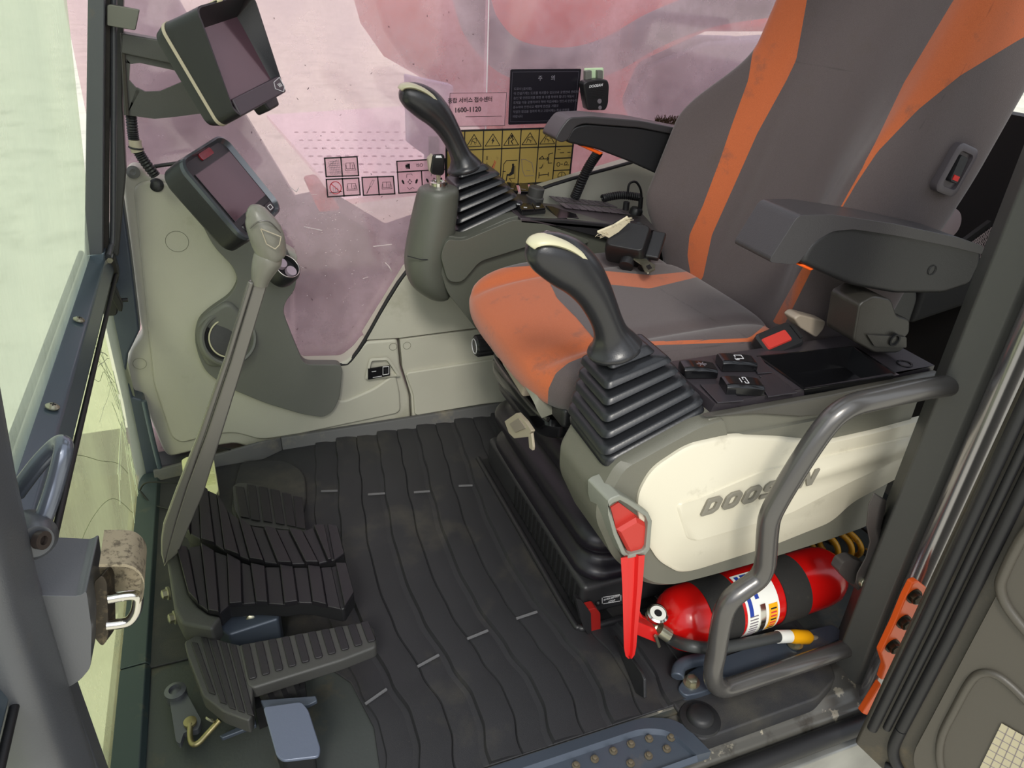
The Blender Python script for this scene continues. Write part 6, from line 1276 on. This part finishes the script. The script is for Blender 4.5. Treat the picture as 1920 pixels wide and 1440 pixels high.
# gold warning sticker
c = [(836, 245), (1079, 238), (1068, 341), (836, 354)]; t, b = sticker('warning_sticker', 'large gold warning sticker with black pictograms behind the far joystick', c, M['gold'], .008); f = quad(c)
cols = [0, .146, .292, .438, .582, .724, .86, 1]
ink('border', [ring_(f, [(.004, .01), (.996, .01), (.996, .99), (.004, .99)])], .0045, M['ink'], b)
ink('grid', [[f(u, 0), f(u, 1)] for u in cols[1:-1]] + [[f(0, .345), f(.86, .345)], [f(.86, .345), f(1, .345)], [f(.86, .56), f(1, .56)], [f(.86, .78), f(1, .78)]], .0026, M['ink'], b)
for i in range(6):
    m_ = (cols[i] + cols[i + 1]) / 2; hw = .058
    o_ = ink('warning_triangle', [ring_(f, [(m_, .08), (m_ + hw, .29), (m_ - hw, .29)])], .0016, M['ink'], b)
    if i == 2:
        g = G(); blob(g, [f(m_ + .012, .13), f(m_ - .012, .20), f(m_ - .001, .20), f(m_ - .006, .27), f(m_ + .014, .185), f(m_ + .003, .185)]); obj('flash_symbol', g, M['ink'], o_)
    elif i == 3:
        ink('person_symbol', [[f(m_ - .02, .27), f(m_ - .02, .15)], [f(m_ + .0, .14), f(m_ + .015, .19), f(m_, .22), f(m_ + .012, .27)], [f(m_ - .005, .17), f(m_ - .02, .15)], circ(f, m_ + .002, .135, .006, .015, 10)], .0022, M['ink'], o_)
    elif i == 0: ink('exclamation', [[f(m_, .14), f(m_, .23)], [f(m_, .255), f(m_, .265)]], .0025, M['ink'], o_)
    else: ink('hazard_symbol', [[f(m_ - .025, .26), f(m_ - .01, .16), f(m_ + .015, .15), f(m_ + .02, .2)], [f(m_, .2), f(m_ + .01, .26)], [f(m_ - .02, .19), f(m_ + .02, .23)]], .0011, M['ink'], o_)
ink('book_symbol', book(lambda u, v: f(u, v), .02, .12, .55, .78), .0011, M['ink'], b)
m_ = (cols[2] + cols[3]) / 2
ink('boom_symbol', [[f(m_ - .02, .78), f(m_ + .02, .58)], [f(m_ - .05, .8), f(m_ + .05, .8)], [f(m_ - .04, .58), f(m_ - .04, .78)], [f(m_ - .03, .85), f(m_ + .03, .85)], [f(m_ - .045, .47), f(m_ - .035, .53)], [f(m_ - .035, .47), f(m_ - .045, .53)], [f(m_ - .005, .9), f(m_ + .005, .95)], [f(m_ + .005, .9), f(m_ - .005, .95)]], .0011, M['ink'], b)
ink('red_line', [[f(m_, .72), f(m_ + .022, .55)], [f(m_ + .008, .74), f(m_ + .03, .57)]], .0012, M['inkr'], b)
m_ = (cols[3] + cols[4]) / 2
ink('cab_symbol', [[f(m_ - .055, .9), f(m_ - .05, .62), f(m_ - .03, .56), f(m_ + .055, .56)], [f(m_ - .055, .75), f(m_ - .035, .75)]], .0016, M['ink'], b)
g = G(); blob(g, [f(m_ + .02, .64), f(m_ + .035, .66), f(m_ + .035, .80), f(m_ + .0, .84), f(m_ - .005, .80), f(m_ + .01, .76)]); blob(g, circ(f, m_ + .024, .64, .009, .022, 10)[:-1]); blob(g, [f(m_ - .022, .80), f(m_ + .0, .80), f(m_ + .0, .83), f(m_ - .016, .83), f(m_ - .02, .92), f(m_ - .028, .92)]); obj('seated_symbol', g, M['ink'], b)
ink('seat_symbol', [[f(m_ + .04, .66), f(m_ + .045, .88), f(m_, .88), f(m_ + .02, .94)]], .0012, M['ink'], b)
m_ = (cols[4] + cols[5]) / 2
ink('excavator_symbol', [[f(m_ - .055, .55), f(m_ - .02, .56), f(m_ + .03, .62), f(m_ + .05, .8)], [f(m_ - .055, .55), f(m_ - .04, .75), f(m_ - .02, .85), f(m_ + .05, .85)], [f(m_ - .01, .75), f(m_ + .02, .76)]], .001, M['inkg'], b)
m_ = (cols[5] + cols[6]) / 2
ink('look_symbol', [[f(m_ - .055, .56), f(m_ - .03, .51), f(m_ - .015, .56), f(m_ - .055, .56)], [f(m_ - .01, .56), f(m_ + .015, .56)], [f(m_ + .01, .53), f(m_ + .018, .56), f(m_ + .01, .59)], [f(m_ + .05, .46), f(m_ + .02, .48), f(m_ + .022, .64), f(m_ + .05, .64)], [f(m_ - .02, .66), f(m_ - .03, .72), f(m_ - .045, .72)], [f(m_ - .045, .80), f(m_ - .045, .90)], [f(m_ - .045, .85), f(m_ + .03, .84)], [f(m_ + .03, .81), f(m_ + .03, .87)]], .0018, M['ink'], b)
m_ = .93
ink('engine_symbol', [[f(.88, .40), f(.9, .40)], [f(.9, .46), f(.93, .46)], [f(.96, .46), f(.98, .46)], circ(f, .895, .67, .012, .035, 12), [f(.915, .67), f(.93, .67)], circ(f, .955, .66, .01, .03, 10), [f(.94, .69), f(.98, .69)], circ(f, .93, .88, .03, .07, 16), [f(.93, .82), f(.93, .92)], [f(.9, .9), f(.96, .9)]], .0013, M['ink'], b)
# tiny etched mark and scratches on the pane
g = G(); random.seed(21)
for k in range(90):
    a = (random.uniform(470, 940), random.uniform(20, 640)); b_ = (a[0] + random.uniform(-3, 3), a[1] + random.uniform(-4, 4))
    p, q = P(*a, y=1.7585), P(*b_, y=1.7585); g.bar(p, q, random.uniform(.0006, .0016), .0004, up=(0, -1, 0))
tag(obj('dirt_speck', g, pm('speck', (80, 60, 66), .8), flat=True), 'small dark specks scattered on the side window', 'dirt', kind='stuff')
g = G()
for k in range(60):
    a = (random.gauss(630, 45), random.gauss(470, 55))
    if a[0] < 560 or a[1] > 640: continue
    L = random.choice([2, 3, 4, 12]); b_ = (a[0] + random.uniform(-L, L), a[1] + random.uniform(-L * .3, L * .3)); p, q = P(*a, y=1.7585), P(*b_, y=1.7585); g.bar(p, q, random.uniform(.0004, .0010), .0004, up=(0, -1, 0))
for p_ in ([(722, 492), (730, 500), (735, 510), (728, 498)], [(545, 352), (556, 360), (560, 352)], [(700, 462), (735, 458)], [(570, 425), (604, 432)]):
    for a, b_ in zip(p_, p_[1:]): g.bar(P(*a, y=1.7585), P(*b_, y=1.7585), .0018, .0004, up=(0, -1, 0))
tag(obj('scratch', g, pm('scratch', (235, 225, 225), .6), flat=True), 'white scratches on the lower side window', 'scratches', kind='stuff')
